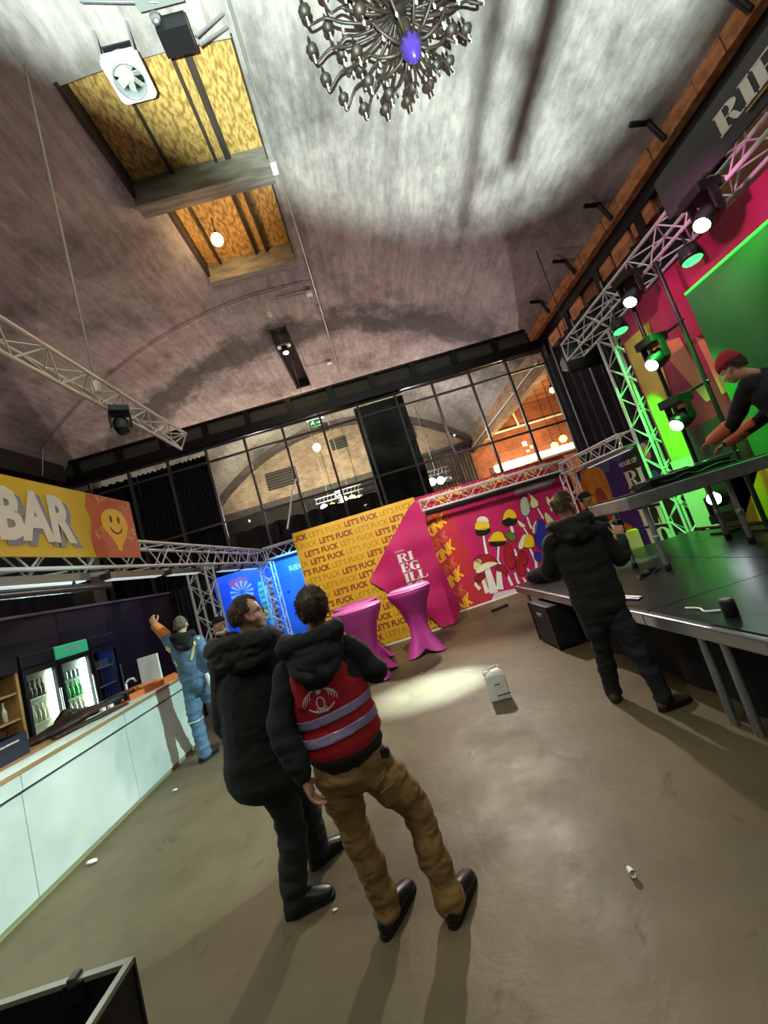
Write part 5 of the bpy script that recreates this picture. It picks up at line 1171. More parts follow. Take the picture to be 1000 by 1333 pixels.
# ================================================================ people
SKIN = mat('skin', 'c99a7f', .55, c2='be8a70', sc=7); SKIN2 = mat('skin_ruddy', 'c48e74', .55, c2='b67c64', sc=7)
EYEW = mat('eye_white', 'e6e2da', .3); IRIS = mat('iris_dark', '2a1d14', .3); LIP = mat('lip', 'a8655a', .5)
def hand(mb, wr, d, n, th, curl=.5, size=1.0):
    """palm, four unequal fingers and a thumb. d: towards the fingertips, n: the way the palm faces, th: thumb side"""
    wr, d = V(wr), V(d).normalized(); n = (V(n)-d*V(n).dot(d)).normalized(); t = V(th); t = (t-d*t.dot(d)-n*t.dot(n)).normalized(); s = size
    mb.chain([wr-d*.03*s, wr+d*.02*s, wr+d*.06*s, wr+d*.092*s], [(.028*s, .021*s), (.034*s, .018*s), (.042*s, .016*s), (.040*s, .012*s)], 12, 3, t)
    for k, (o, L) in enumerate(((.030, .072), (.010, .082), (-.010, .076), (-.029, .060))):
        p = wr+d*(.088-.004*abs(k-1))*s+t*o*s; pts = [p-d*.015*s, p]; a = 0
        for seg, f in ((.45, .55), (.32, .8), (.26, .6)):
            a += curl*f; p = p+(d*math.cos(a)+n*math.sin(a))*L*seg*s; pts.append(p)
        mb.chain(pts, [.0088*s, .0092*s, .0085*s, .0078*s, .0060*s], 8, 3)
    b = wr+d*.028*s+t*.028*s; c = b+(t*.75+d*.65+n*.25)*.042*s; e = c+(t*.25+d*.85+n*.45)*.034*s; f = e+(d*.9+n*.45)*.022*s
    mb.chain([b-t*.012*s, b, c, e, f], [.012*s, .014*s, .0115*s, .0098*s, .007*s], 8, 3)
def head_shapes(mb, c, fw, up, s=1.0):
    """skull, jaw, brow, nose, ears; returns the frame (right, forward, up)"""
    c = V(c); f = V(fw).normalized(); u = V(up); r = f.cross(u).normalized(); u = r.cross(f).normalized()
    B = Matrix((r, f, u)).transposed(); q = lambda x, y, z: c+B @ V((x*s, y*s, z*s))
    mb.ball(q(0, -.012, .030), (.074*s, .094*s, .090*s), 20, 14, B)
    mb.ball(q(0, .020, -.030), (.062*s, .070*s, .080*s), 18, 12, B)
    mb.ball(q(0, .052, -.088), (.036*s, .034*s, .026*s), 14, 10, B)
    for k in (-1, 1):
        mb.ball(q(k*.040, .042, -.035), (.028*s, .032*s, .030*s), 12, 8, B)
        mb.ball(q(k*.030, .074, .022), (.026*s, .014*s, .011*s), 12, 8, B)
        mb.ball(q(k*.079, -.004, -.012), (.010*s, .020*s, .032*s), 12, 8, B @ Matrix.Rotation(k*.35, 3, 'Z'))
        mb.ball(q(k*.073, .004, -.028), (.010*s, .012*s, .018*s), 10, 7, B)
    mb.chain([q(0, .078, .012), q(0, .098, -.018), q(0, .108, -.036), q(0, .086, -.046)], [.010*s, .012*s, .015*s, .011*s], 10, 4)
    mb.ball(q(0, .083, -.064), (.024*s, .012*s, .016*s), 12, 8, B)
    return r, f, u, B, q
def face_parts(r, q, B, s=1.0, glasses=False):
    for k in (-1, 1):
        e = MB().ball(q(k*.031, .068, .000), (.0125*s,)*3, 12, 8).build('eye', EYEW, r, True)
        MB().ball(q(k*.031, .0775, .000), (.006*s, .004*s, .006*s), 10, 6, B).build('iris', IRIS, e, True)
    MB().chain([q(-.022, .084, -.064), q(0, .095, -.062), q(.022, .084, -.064)], [.004*s, .0065*s, .004*s], 8, 4).build('lips', LIP, r, True)
    if glasses:
        gm = mat('glasses_black', '0c0c0e', .3)
        mb = MB()
        for k in (-1, 1):
            mb.path([q(k*.033+.026*math.cos(a*PI/6), .094, .0+.019*math.sin(a*PI/6)) for a in range(13)], .0028)
            mb.path([q(k*.060, .092, .004), q(k*.083, .05, .008), q(k*.086, -.01, .006)], .003)
        mb.tube(q(-.008, .095, .004), q(.008, .095, .004), .003)
        mb.build('glasses', gm, r)
def hair_cap(r, q, B, m, s=1.0, front=.055, low=-.075, thick=1.05, seed=0, name='hair', top=0.0, tufts=520, tl=.022):
    """short hair: a thin cap over the skull that leaves the face and ears free, set with little tufts"""
    rnd = random.Random(seed); mb = MB()
    def cover(p):
        hl = low*10+.25*max(0, p.y+.2)          # nape to sideburn
        if p.z < hl: return 0
        if p.y > .30 and p.z < front*10-.6*(p.y-.6)+.25*abs(p.x): return 0
        if abs(p.x) > .72 and -.35 < p.y < .35 and p.z < -.02: return 0
        return 1
    def warp(p):
        k = thick+.03*noise.noise(V((p.x*5+seed, p.y*5, p.z*5))) if cover(p) else .84
        return p*(k+(top*max(0, p.z) if k > .9 else 0))
    c0, R0 = q(0, -.012, .024), (.076*s, .096*s, .097*s)
    mb.ball(c0, R0, 48, 34, B, warp=warp)
    n = 0
    while n < tufts:
        p = V((rnd.gauss(0, 1), rnd.gauss(0, 1), rnd.gauss(0, 1))).normalized()
        if not cover(p): continue
        n += 1; w_ = warp(p)*.985; P0 = c0+B @ V((w_.x*R0[0], w_.y*R0[1], w_.z*R0[2])); N = (B @ p).normalized()
        fl = B @ V((.25*rnd.uniform(-1, 1)+.3*p.x, .15*rnd.uniform(-1, 1)+(.5 if p.z > .6 else -.1), -.9+1.0*max(0, p.z)))
        L = tl*s*rnd.uniform(.7, 1.25)*(1+.5*max(0, p.z)); d1 = (N*.35+fl*.9).normalized(); d2 = (N*.05+fl).normalized()
        mb.chain([P0, P0+d1*L*.5, P0+d1*L*.5+d2*L*.5], [.0030*s, .0026*s, .0008*s], 4, 1)
    return mb.build(name, m, r, True)
def shoe(r, heel, toe, m, sole, ank, s=1.0, z0=0.0, laces=False):
    h, t = V(heel), V(toe); d = (t-h); L = d.length; d.normalize(); rt = d.cross(V((0, 0, 1))).normalized(); up = rt.cross(d)
    mb = MB(); f = lambda a, z: h+d*(L*a)+up*z*s
    mb.chain([f(.08, .045), f(.3, .055), f(.6, .050), f(.82, .042), f(.95, .036)], [(.041*s, .042*s), (.042*s, .052*s), (.049*s, .044*s), (.050*s, .033*s), (.040*s, .025*s)], 14, 4, rt)
    mb.chain([f(.20, .05), V(ank)+V((0, 0, .03))], [(.036*s, .042*s), (.040*s, .044*s)], 12, 3, rt)
    o = link('shoe', remesh(mb, 'shoe', m, .009, 3), r)
    pl = []
    for k in range(20):
        a = 2*PI*k/20; x = math.cos(a); y = math.sin(a); x = math.copysign(abs(x)**.6, x); y = math.copysign(abs(y)**.6, y); pl.append((L*(.51+.55*x), (.045+.007*x)*s*y))
    P = lambda u, v, w_: h+d*u+rt*v+up*(w_+.004)
    MB().prism(pl[::-1], P, .022*s).build('sole', sole, o)
    if laces:
        for k in range(3): MB().tube(f(.42+.1*k, .092-.012*k)-rt*.02, f(.42+.1*k, .092-.012*k)+rt*.02, .005).build('lace', mat('lace_grey', '56585c', .7), o)
    return o
def band(src, name, m, r, co0, no0, co1, no1, off):
    """a strip of a garment between two planes, lifted off it"""
    bm = bmesh.new(); bm.from_mesh(src)
    for co, no in ((co0, no0), (co1, no1)):
        bmesh.ops.bisect_plane(bm, geom=bm.verts[:]+bm.edges[:]+bm.faces[:], plane_co=co, plane_no=no, clear_outer=True)
    if not bm.faces: bm.free(); return None
    bm.normal_update()
    for v in bm.verts: v.co += v.normal*off
    me = bpy.data.meshes.new(name); bm.to_mesh(me); bm.free(); me.materials.clear(); me.materials.append(m)
    me.polygons.foreach_set('use_smooth', [True]*len(me.polygons)); o = link(name, me, r)
    q = o.modifiers.new('t', 'SOLIDIFY'); q.thickness = .004; q.offset = 1; return o
def figure(label, base, j, skin, jacket, trousers, shoes, hairm=None, vox=.010, group=None, hood=None, wr=1.0, hands=('L', 'R'), curl=(.5, .5), hairkw=None, face=True, glasses=False, hs=1.0, seed=0, jf=(4, 4, 13)):
    """one person: a continuous body, and clothes and hair as parts. j holds joints in metres"""
    r = thing('person', label, 'person', base, group); J = {k: V(v) for k, v in j.items() if k not in ('dims',)}
    D = dict(hem=(.19, .13), waist=(.17, .12), chest=(.20, .135), shoulder=(.16, .10), sleeve=(.062, .054, .045), thigh=.088, knee=.066, cuff=.056, seat=(.175, .13)); D.update(j.get('dims', {}))
    sr = (J['shR']-J['shL']).normalized()
    mb = MB(); rr, ff, uu, B, q = head_shapes(mb, J['head'], J['face'], J.get('up', V((0, 0, 1))), hs)
    nb = (J['shR']+J['shL'])/2+V((0, 0, .03))
    mb.chain([nb-V((0, 0, .06)), nb, q(0, -.022, -.085), q(0, -.015, -.03)], [.085*hs, .060*hs, .053*hs, .052*hs], 14, 3)
    mb.chain([J['pelvis']-V((0, 0, .03)), J['pelvis']+V((0, 0, .12)), nb-V((0, 0, .22)), nb-V((0, 0, .04))], [(.13, .09), (.12, .085), (.145, .095), (.09, .06)], 14, 3, sr)
    for sd in 'LR':
        mb.chain([J['sh'+sd], J['el'+sd], J['wr'+sd]], [.045, .036, .026], 10, 4)
        mb.chain([J['hip'+sd], J['kn'+sd], J['an'+sd]], [.070, .048, .036], 10, 4)
    me = remesh(mb, 'body', skin, .0085 if vox <= .012 else .011, 2)
    hb = MB()
    for sd, cl in zip('LR', curl):
        d = J.get('hd'+sd) or (J['wr'+sd]-J['el'+sd]); n_ = J.get('hn'+sd) or sr*(1 if sd == 'L' else -1)
        hand(hb, J['wr'+sd], d, n_, J.get('ht'+sd) or sr.cross(V((0, 0, -1))), cl)
    bm = bmesh.new(); bm.from_mesh(me); hm = hb.mesh('h', skin, True); bm.from_mesh(hm); bm.to_mesh(me); bm.free()
    me.polygons.foreach_set('use_smooth', [True]*len(me.polygons)); link('body', me, r)
    if face: face_parts(r, q, B, hs, glasses)
    # upper garment
    mb = MB(); hem = J['hem']; P_ = J['pelvis']
    mid = hem.lerp(nb, .45); ch = hem.lerp(nb, .78)
    mid = V((mid.x, mid.y, mid.z)); 
    mb.chain([hem, hem.lerp(nb, .22), mid, ch, nb-V((0, 0, .035))], [D['hem'], ((D['hem'][0]+D['waist'][0])/2, (D['hem'][1]+D['waist'][1])/2), D['waist'], D['chest'], D['shoulder']], 20, 5, sr)
    mb.chain([J['shL']-sr*.0, nb-V((0, 0, .03)), J['shR']], [.066, .085, .066], 12, 4)
    for sd in 'LR':
        a, b_, c = J['sh'+sd], J['el'+sd], J['wr'+sd]; s1, s2, s3 = D['sleeve']
        mb.chain([a, a.lerp(b_, .5), b_, b_.lerp(c, .5), c-(c-b_).normalized()*.01], [s1*1.12, s1, s2*1.05, s2, s3], 12, 4)
    mb.chain([nb-V((0, 0, .02)), nb+V((0, 0, .035))], [.082, .068], 14, 2)
    jm = remesh(mb, 'jacket', jacket, vox, 3, .018*wr, jf, seed); jo = link('jacket', jm, r)
    # trousers
    mb = MB(); mb.chain([P_+V((0, 0, .07)), P_+V((0, 0, .01)), P_-V((0, 0, .07))], [(D['seat'][0]*.95, D['seat'][1]*.95), D['seat'], (D['seat'][0]*.92, D['seat'][1]*.95)], 18, 3, sr)
    for sd in 'LR':
        a, b_, c = J['hip'+sd], J['kn'+sd], J['an'+sd]
        mb.chain([a, a.lerp(b_, .5), b_, b_.lerp(c, .55), c+V((0, 0, .02)), c-V((0, 0, .03))], [D['thigh']*1.05, D['thigh'], D['knee'], D['knee']*.98, D['cuff'], D['cuff']*1.06], 14, 4)
    tm = remesh(mb, 'trousers', trousers, vox, 2, .026*wr, (6, 6, 15), seed+5); to = link('trousers', tm, r)
    for sd in 'LR': shoe(r, J['heel'+sd], J['toe'+sd], shoes, RUB, J['an'+sd])
    if hood:
        mb = MB(); f = V((ff.x, ff.y, 0)).normalized() if 'bf' not in J else J['bf']; w_, dn, th = hood[:3]; lift = hood[3] if len(hood) > 3 else .02
        pts = [nb+sr*w_*x+f*y+V((0, 0, z+lift)) for x, y, z in ((-.45, .10, .0), (-.92, .035, .045), (-.90, -.07, .055), (0, -.115, .045-dn*.1), (.90, -.07, .055), (.92, .035, .045), (.45, .10, .0))]
        mb.chain(pts, [th*.7, th*.8, th*.9, (th*1.1, th*.8), th*.9, th*.8, th*.7], 12, 4)
        for k in (-1, 1): mb.chain([nb+sr*w_*.9*k+f*.02+V((0, 0, lift+.02)), nb+sr*w_*.75*k-f*.12+V((0, 0, lift-.02-dn*.3)), nb+sr*w_*.2*k-f*.16+V((0, 0, lift-dn*.75))], [(th*.5, th*.8), (th*.45, th*.8), (th*.3, th*.6)], 10, 3)
        mb.ball(nb-f*.115+V((0, 0, .02-dn*.45+lift)), (w_*.95, th*.95, .05+dn*.55), 18, 12, Matrix((sr, f, V((0, 0, 1)))).transposed())
        link('hood', remesh(mb, 'hood', jacket, vox, 3, .030, (7, 7, 11), seed+9), r)
    if hairm: hair_cap(r, q, B, hairm, hs, seed=seed, **(hairkw or {}))
    return r, jm, tm, q, B, nb, sr

NAVY = mat('hoodie_navy', '101217', .9, c2='15181f', sc=5, bump=.15, bsc=60)
BLKCOAT = mat('parka_black', '0c0c0e', .85, c2='121214', sc=4, bump=.12, bsc=50)
KHAKI = mat('trousers_khaki', '8a6a3c', .8, c2='755731', sc=4, bump=.12, bsc=55)
DKGREY = mat('trousers_charcoal', '1e1d22', .85, c2='26252b', sc=4, bump=.1, bsc=50)
SHOEB = mat('shoe_black', '0e0d0d', .38); SHOEBR = mat('boot_brown', '4a3a26', .6, c2='3a2d1e', sc=7)
HBROWN = mat('hair_brown', '553f2b', .6, c2='33241a', sc=16, st=(1, 1, .25)); HGREY = mat('hair_greying', '5c4d3c', .65, c2='382d23', sc=16, st=(1, 1, .25))
HBLOND = mat('hair_sandy', '80643a', .7, c2='4a3a26', sc=14, st=(1, 1, .3)); HCROP = mat('hair_cropped', '6a6a52', .8, c2='4a4a3a', sc=18)
RED = mat('vest_red', 'b3162a', .6, c2='a01024', sc=3, bump=.1, bsc=30); REFL = mat('vest_reflective', 'a59ac8', .35, .2, c2='8f88b4', sc=5); CREST = mat('vest_print', 'e9dfe2', .6)

# ---- man in the red vest
r, jm, tm, q, B, nb, sr = figure('man in red reflective vest and khaki trousers standing with his back to us', (-.40, 2.14, 0), dict(
    head=(-.452, 2.12, 1.600), face=(-.10, 1, .06), shL=(-.655, 2.10, 1.345), shR=(-.335, 2.12, 1.365), elL=(-.745, 2.03, 1.10), wrL=(-.680, 1.985, .865), elR=(-.225, 2.17, 1.185), wrR=(-.36, 2.40, 1.23),
    hem=(-.475, 2.12, .885), pelvis=(-.478, 2.12, .83), hipL=(-.56, 2.12, .80), hipR=(-.39, 2.12, .79), knL=(-.555, 2.16, .49), knR=(-.225, 2.15, .50), anL=(-.50, 2.16, .105), anR=(-.185, 2.10, .105),
    heelL=(-.535, 2.09, 0), toeL=(-.385, 2.335, 0), heelR=(-.20, 2.035, 0), toeR=(-.055, 2.27, 0), hdL=(.15, .06, -1), hnL=(1, .1, 0), htL=(.1, 1, 0),
    dims=dict(hem=(.184, .134), waist=(.178, .122), chest=(.19, .125), shoulder=(.135, .085), sleeve=(.068, .062, .048), thigh=.098, knee=.074, cuff=.066, seat=(.178, .128))),
    SKIN, NAVY, KHAKI, SHOEB, HBROWN, .0095, hood=(.135, .155, .058, .035), hairkw=dict(front=.05, low=-.062, thick=1.06, top=.05, tufts=1500, tl=.018), hs=.96, seed=1, wr=1.0)
hem = V((-.475, 2.12, .935))
MB().chain([(-.475, 2.12, .865), (-.475, 2.12, .885), (-.475, 2.12, .92)], [(.188, .138), (.196, .146), (.19, .138)], 24, 3, sr).build('hem_rib', mat('rib_black', '0f1013', .9, c2='17181c', sc=40, st=(1, 1, .02)), r, True)
mb = MB(); top = nb+V((0, 0, -.03))
mb.chain([hem, hem.lerp(top, .3), hem.lerp(top, .6), hem.lerp(top, .85), top], [(.206, .156), (.200, .146), (.200, .142), (.172, .132), (.110, .11)], 24, 5, sr)
for k_ in (-1, 1): mb.chain([nb+sr*k_*.085+V((0, -.105, -.20)), nb+sr*k_*.085+V((0, -.10, -.06)), nb+sr*k_*.082+V((0, -.02, .045)), nb+sr*k_*.085+V((0, .10, -.05))], [(.055, .030), (.052, .034), (.045, .036), (.05, .03)], 12, 4, sr)
vm = remesh(mb, 'vest', RED, .0095, 3, .010, (8, 8, 11), 3); vo = link('vest', vm, r)
up = V((.06, 0, 1)).normalized()
for z in (1.075, .985): band(vm, 'reflective_band', REFL, r, V((-.47, 2.1, z)), -(V((-.10, 0, 1)).normalized()), V((-.47, 2.1, z+.042)), V((-.10, 0, 1)).normalized(), .004)
bvh = BVHTree.FromPolygons([v.co for v in vm.vertices], [p.vertices for p in vm.polygons])
def on_back(x, z):
    hit = bvh.ray_cast(V((x, 1.0, z)), V((0, 1, 0)))[0]
    return (hit if hit else V((x, 1.99, z)))
PV = lambda u, v, w_: on_back(-.505+u, 1.125+v)+V((0, -.003-w_, 0))
mb = MB()
def quadp(pts, w_=.003): mb.prism(pts, lambda u, v, q_: PV(u, v, q_), w_)
for sgn in (-1, 1):      # crest: two spread wings of curved feathers, a shield and a scroll
    for k in range(4):
        for pg in ringseg(sgn*.020, .058+.008*k, (.066-.012*k, .055-.006*k), (.062-.012*k, .051-.006*k), (-.2 if sgn > 0 else PI-1.5), (1.7 if sgn > 0 else PI+.2), 7): quadp(pg if sgn > 0 else pg)
for pg in ringseg(0, .05, (.022, .030), (.017, .025), 0, 2*PI, 14): quadp(pg)
for pg in ringseg(0, .105, (.014, .014), (.0, .0), 0, 2*PI, 8): quadp([pg[0], pg[1], pg[2]])
for pg in ringseg(0, .055, (.075, .048), (.069, .042), PI*1.15, PI*1.85, 12): quadp(pg)
for k in range(-2, 3): quadp([(k*.012-.003, .005), (k*.012+.003, .005), (k*.012+.002, .03), (k*.012-.002, .03)])
mb.build('crest_print', CREST, r)
PS = lambda u, v, w_: on_back(-.395+u, 1.325+v)+V((0, -.003-w_, 0))
lettering('lettering', 'R', CREST, r, PS, 0, 0, .030, .03, -.1, 0, 1, None, .001)
tb = BVHTree.FromPolygons([v.co for v in tm.vertices], [p.vertices for p in tm.polygons])
def on_seat(x, z):
    hit = tb.ray_cast(V((x, 1.0, z)), V((0, 1, 0)))[0]; return hit if hit else V((x, 2.0, z))
for nm, pg in (('pocket_flap', [(-.365, .715), (-.315, .735), (-.300, .765), (-.350, .748)]), ('thigh_pocket', [(-.34, .60), (-.262, .615), (-.275, .70), (-.35, .685)])):
    mb = MB(); mb.prism(pg, lambda u, v, w_: on_seat(u, v)+V((0, -.010+(-w_), 0)), .008); mb.build(nm, KHAKI, r, bev=.002)
mb = MB(); mb.prism([(-.30, .86), (-.262, .852), (-.25, .885), (-.27, .905), (-.30, .90)], lambda u, v, w_: V((u, 2.03-w_, v-.03)), .03); mb.build('belt_pouch', PLAS, r, bev=.004)

# ---- man in the black parka
r, jm, tm, q, B, nb, sr = figure('man with glasses in long black parka, head turned to look up', (-.97, 2.45, 0), dict(
    head=(-.915, 2.43, 1.665), face=(1, .42, .12), bf=(.2, 1, 0), shL=(-1.135, 2.45, 1.40), shR=(-.80, 2.40, 1.39), elL=(-1.21, 2.46, 1.08), wrL=(-1.14, 2.62, .92), elR=(-.775, 2.36, 1.09), wrR=(-.82, 2.55, .90),
    hem=(-1.045, 2.44, .73), pelvis=(-1.0, 2.45, .86), hipL=(-1.06, 2.44, .82), hipR=(-.93, 2.46, .82), knL=(-.965, 2.43, .48), knR=(-.925, 2.58, .48), anL=(-1.035, 2.42, .105), anR=(-.965, 2.74, .11),
    heelL=(-1.105, 2.40, 0), toeL=(-.845, 2.455, 0), heelR=(-1.02, 2.70, 0), toeR=(-.82, 2.86, 0),
    dims=dict(hem=(.245, .165), waist=(.225, .155), chest=(.215, .15), shoulder=(.145, .10), sleeve=(.082, .074, .058), thigh=.094, knee=.084, cuff=.074)),
    SKIN2, BLKCOAT, DKGREY, SHOEB, HGREY, .0105, hood=(.165, .06, .074, .045), hairkw=dict(front=.062, low=-.055, thick=1.035, tufts=1300, tl=.013), glasses=True, hs=.98, seed=12, jf=(3, 3, 8), wr=.9)

# ---- man in the black jacket by the stage
r, jm, tm, q, B, nb, sr = figure('man in black hooded jacket standing at the stage holding a controller', (1.62, 3.32, 0), dict(
    head=(1.625, 3.32, 1.735), face=(1, .35, .10), bf=(.35, 1, 0), shL=(1.435, 3.36, 1.47), shR=(1.79, 3.26, 1.47), elL=(1.37, 3.50, 1.20), wrL=(1.55, 3.68, 1.16), elR=(1.90, 3.28, 1.17), wrR=(2.02, 3.36, 1.34),
    hem=(1.62, 3.32, .86), pelvis=(1.61, 3.32, .86), hipL=(1.53, 3.34, .83), hipR=(1.69, 3.29, .83), knL=(1.56, 3.42, .48), knR=(1.735, 3.24, .48), anL=(1.565, 3.52, .11), anR=(1.765, 3.16, .11),
    heelL=(1.535, 3.46, 0), toeL=(1.62, 3.72, 0), heelR=(1.70, 3.15, 0), toeR=(1.965, 3.19, 0), hdR=(.25, .3, .9), hnR=(.3, 1, 0), htR=(-1, .4, .2),
    dims=dict(hem=(.205, .150), waist=(.20, .145), chest=(.215, .145), shoulder=(.15, .095), sleeve=(.072, .064, .048), thigh=.095, knee=.074, cuff=.062)),
    SKIN2, BLKCOAT, mat('trousers_black', '121217', .85, c2='18181e', sc=4), SHOEBR, HBLOND, .0115, hood=(.135, .10, .060, .03), hairkw=dict(front=.06, low=-.055, thick=1.06, top=.06, tufts=900, tl=.020), curl=(.5, .9), hs=.95, seed=22)
ct = thing('controller', 'black hand controller held up by the man at the stage', 'controller', (2.08, 3.42, 1.40))
MB().box((2.075, 3.425, 1.415), (.10, .05, .13), .5).build('body', PLAS, ct, bev=.012)
MB().box((2.065, 3.40, 1.44), (.06, .012, .06), .5).build('screen', mat('screen_dim', '3c4650', .2, em=.3), ct); bar('stick', (2.06, 3.41, 1.48), (2.06, 3.41, 1.53), .008, ALU, ct, 6)

# ---- man in blue work clothes at the bar
BLUE = mat('workwear_blue', '5b7a98', .8, c2='4a6784', sc=5, bump=.1, bsc=45)
r, jm, tm, q, B, nb, sr = figure('man in blue work clothes leaning over the bar with one arm raised', (-2.83, 5.25, 0), dict(
    head=(-2.815, 5.15, 1.700), face=(-.35, 1, .0), shL=(-2.985, 5.16, 1.47), shR=(-2.64, 5.14, 1.45), elL=(-3.09, 5.22, 1.66), wrL=(-3.165, 5.20, 1.80), elR=(-2.545, 5.10, 1.18), wrR=(-2.58, 5.17, .98),
    hem=(-2.80, 5.17, 1.02), pelvis=(-2.79, 5.18, .96), hipL=(-2.87, 5.18, .90), hipR=(-2.71, 5.20, .90), knL=(-2.895, 5.15, .52), knR=(-2.70, 5.36, .52), anL=(-2.885, 5.16, .11), anR=(-2.735, 5.55, .12),
    heelL=(-2.93, 5.10, 0), toeL=(-2.82, 5.34, 0), heelR=(-2.75, 5.52, 0), toeR=(-2.66, 5.77, 0), hdL=(-.3, .1, .9), hnL=(0, 1, 0), htL=(1, 0, .3),
    dims=dict(hem=(.19, .135), waist=(.185, .13), chest=(.205, .135), shoulder=(.145, .09), sleeve=(.068, .058, .046), thigh=.100, knee=.080, cuff=.074, seat=(.185, .135))),
    SKIN, BLUE, BLUE, SHOEB, HCROP, .013, hood=(.125, .11, .055), hairkw=dict(front=.055, low=-.07, thick=1.02, tufts=300, tl=.006), curl=(.7, .6), seed=31)
for o in r.children:
    if o.name.startswith('hood'): o.data.materials[0] = NAVY
bb_ = BVHTree.FromPolygons([v.co for v in jm.vertices], [p.vertices for p in jm.polygons])
def on_jk(x, z):
    hit = bb_.ray_cast(V((x, 4.0, z)), V((0, 1, 0)))[0]; return hit if hit else V((x, 5.05, z))
CREAM = mat('stripe_cream', 'e6dc9a', .5)
for nm, pg in (('shoulder_stripe', [(-2.665, 1.44), (-2.60, 1.50), (-2.58, 1.47), (-2.64, 1.40)]), ('shoulder_stripe', [(-2.73, 1.25), (-2.705, 1.25), (-2.63, 1.42), (-2.665, 1.43)]), ('shoulder_stripe', [(-2.985, 1.40), (-2.96, 1.46), (-3.01, 1.50), (-3.04, 1.46)]), ('shoulder_stripe', [(-2.945, 1.28), (-2.915, 1.22), (-2.90, 1.22), (-2.93, 1.30)])):
    mb = MB(); mb.prism(pg, lambda u, v, w_: on_jk(u, v)+V((0, -.008-w_, 0)), .006); mb.build(nm, CREAM, r)
GLV = mat('glove_orange', 'c9782e', .7)
mb = MB(); mb.chain([(-3.075, 5.22, 1.63), (-3.12, 5.21, 1.72), (-3.165, 5.20, 1.79)], [.074, .064, .056], 12, 4); mb.build('orange_sleeve', GLV, r, True)
KT = BVHTree.FromPolygons([v.co for v in tm.vertices], [p.vertices for p in tm.polygons])
for z in (.50,): band(tm, 'knee_stripe', mat('stripe_pale', 'd8e4ea', .5), r, V((-2.9, 5.1, z)), V((0, 0, -1)), V((-2.9, 5.1, z+.014)), V((0, 0, 1)), .004)
mb = MB(); mb.chain([(-2.60, 5.08, 1.02), (-2.585, 5.08, .94), (-2.58, 5.08, .88)], [(.028, .016), (.032, .02), (.028, .014)], 10, 3, (1, 0, 0)); mb.build('hip_pouch', mat('pouch_white', 'd5dde2', .5), r, True)

# ---- man with the black cap behind the bar end
r, jm, tm, q, B, nb, sr = figure('man in black cap and pale scarf behind the bar end, mostly hidden', (-2.94, 6.55, 0), dict(
    head=(-2.945, 6.50, 1.525), face=(-.8, -.75, -.05), shL=(-2.78, 6.62, 1.27), shR=(-3.05, 6.40, 1.27) if False else (-3.10, 6.58, 1.27), elL=(-2.70, 6.62, 1.0), wrL=(-2.74, 6.5, .80), elR=(-3.18, 6.55, 1.0), wrR=(-3.12, 6.45, .82),
    hem=(-2.94, 6.58, .82), pelvis=(-2.94, 6.58, .80), hipL=(-2.86, 6.58, .78), hipR=(-3.02, 6.58, .78), knL=(-2.86, 6.56, .45), knR=(-3.02, 6.56, .45), anL=(-2.86, 6.60, .10), anR=(-3.02, 6.60, .10),
    heelL=(-2.85, 6.65, 0), toeL=(-2.87, 6.40, 0), heelR=(-3.02, 6.65, 0), toeR=(-3.04, 6.40, 0)),
    SKIN, BLKCOAT, DKGREY, SHOEB, None, .014, seed=41)
def cap(r, q, B, m, s=1.0, brim=True):
    def warp(p): k = 1.08 if p.z > -.12 else .82; return p*(k+.02*noise.noise(p*4))
    MB().ball(q(0, -.010, .034), (.078*s, .098*s, .088*s), 26, 16, B, warp=warp).build('cap', m, r, True)
    if brim: MB().ball(q(0, .105, .030), (.066*s, .060*s, .009*s), 20, 6, B @ Matrix.Rotation(-.15, 3, 'X')).build('cap_brim', m, r, True)
cap(r, q, B, mat('cap_black', '101012', .8))
mb = MB()
mb.chain([q(-.07, .03, -.14), q(0, .075, -.135), q(.07, .03, -.14), q(.06, -.06, -.12), q(-.06, -.06, -.12), q(-.075, .02, -.15)], [.026]*6, 10, 4); mb.build('scarf', mat('scarf_pale', 'd6d6d2', .8), r, True)
MB().chain([q(.01, .10, -.17), q(.02, .13, -.25), q(.03, .13, -.36)], [(.03, .012), (.035, .012), (.03, .01)], 10, 3, B @ V((1, 0, 0))).build('red_tie', mat('tie_red', 'd2402e', .6), r, True)

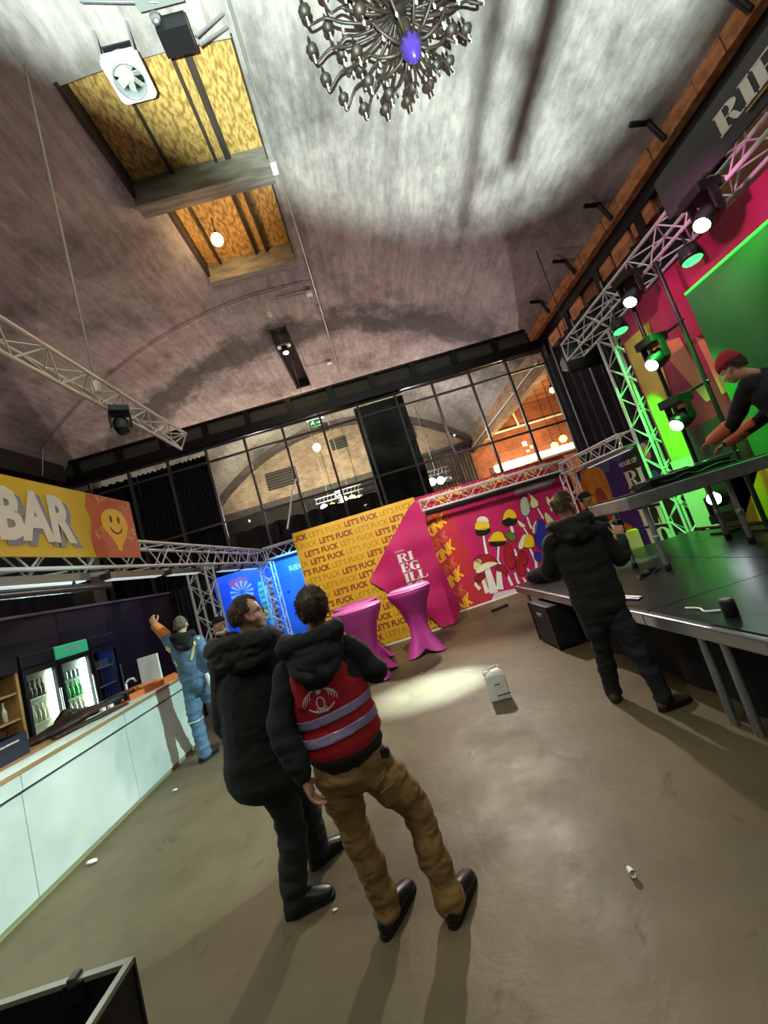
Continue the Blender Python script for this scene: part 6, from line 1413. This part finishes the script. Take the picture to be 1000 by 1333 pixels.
# ---- dark figure with a hat beyond the stage end
r, jm, tm, q, B, nb, sr = figure('person in black clothes and hat standing beyond the end of the stage', (4.091, 7.469, 0), dict(
    head=(4.070, 7.419, 1.73), face=(.8, -.6, -.05), shL=(4.270, 7.570, 1.46), shR=(3.960, 7.419, 1.46), elL=(4.360, 7.519, 1.18), wrL=(4.291, 7.339, 1.05), elR=(3.960, 7.239, 1.20), wrR=(4.160, 7.169, 1.15),
    hem=(4.120, 7.499, .86), pelvis=(4.120, 7.499, .86), hipL=(4.200, 7.539, .83), hipR=(4.040, 7.460, .83), knL=(4.220, 7.539, .46), knR=(4.040, 7.460, .46), anL=(4.220, 7.570, .10), anR=(4.040, 7.499, .10),
    heelL=(4.200, 7.619, 0), toeL=(4.320, 7.399, 0), heelR=(4.000, 7.570, 0), toeR=(4.140, 7.339, 0)), SKIN2, BLKCOAT, DKGREY, SHOEB, HBROWN, .014, seed=51)
HATM = mat('hat_black', '0c0c0e', .85)
cap(r, q, B, HATM, 1.14, True)

# ---- DJ in the red beanie on the stage
r, jm, tm, q, B, nb, sr = figure('man in red beanie and dark jacket bending over the deck table', (3.72, 3.30, .71), dict(
    head=(3.62, 3.42, 2.490), face=(-.35, 1, -.42), up=(-.1, .4, 1), shL=(3.60, 3.32, 2.30), shR=(3.92, 3.32, 2.28), elL=(3.60, 3.60, 2.02), wrL=(3.62, 3.92, 1.93), elR=(3.94, 3.62, 2.0), wrR=(3.82, 3.98, 1.86),
    hem=(3.82, 3.22, 1.66), pelvis=(3.82, 3.20, 1.60), hipL=(3.74, 3.20, 1.55), hipR=(3.90, 3.20, 1.55), knL=(3.74, 3.24, 1.16), knR=(3.92, 3.24, 1.16), anL=(3.74, 3.20, .82), anR=(3.92, 3.20, .82),
    heelL=(3.74, 3.14, .711), toeL=(3.72, 3.40, .711), heelR=(3.92, 3.14, .711), toeR=(3.94, 3.40, .711), hdL=(.05, 1, -.25), hnL=(0, -.2, -1), htL=(1, 0, 0), hdR=(-.1, 1, -.3), hnR=(0, -.2, -1), htR=(-1, 0, 0),
    dims=dict(sleeve=(.072, .060, .046))), SKIN, NAVY, DKGREY, SHOEB, HBROWN, .013, hairkw=dict(front=.06, low=-.06), seed=61)
BE = mat('beanie_red', 'a5182e', .85, c2='8d1226', sc=12)
def bw(p):
    k = 1.10 if p.z > -.02 else .84
    z = p.z*1.55 if p.z > 0 else p.z
    return V((p.x*k, p.y*k-(.22*max(0, p.z)**2), z*k))
MB().ball(q(0, -.014, .045), (.080, .100, .088), 28, 18, B, warp=bw).build('beanie', BE, r, True)
for sd, a, b_ in (('L', (3.60, 3.66, 2.0), (3.62, 3.90, 1.935)), ('R', (3.925, 3.70, 1.975), (3.835, 3.95, 1.87))):
    MB().chain([a, V(a).lerp(V(b_), .5), b_], [.072, .068, .060], 12, 3).build('orange_cuff', mat('cuff_orange', 'cf6a4a', .7), r, True)
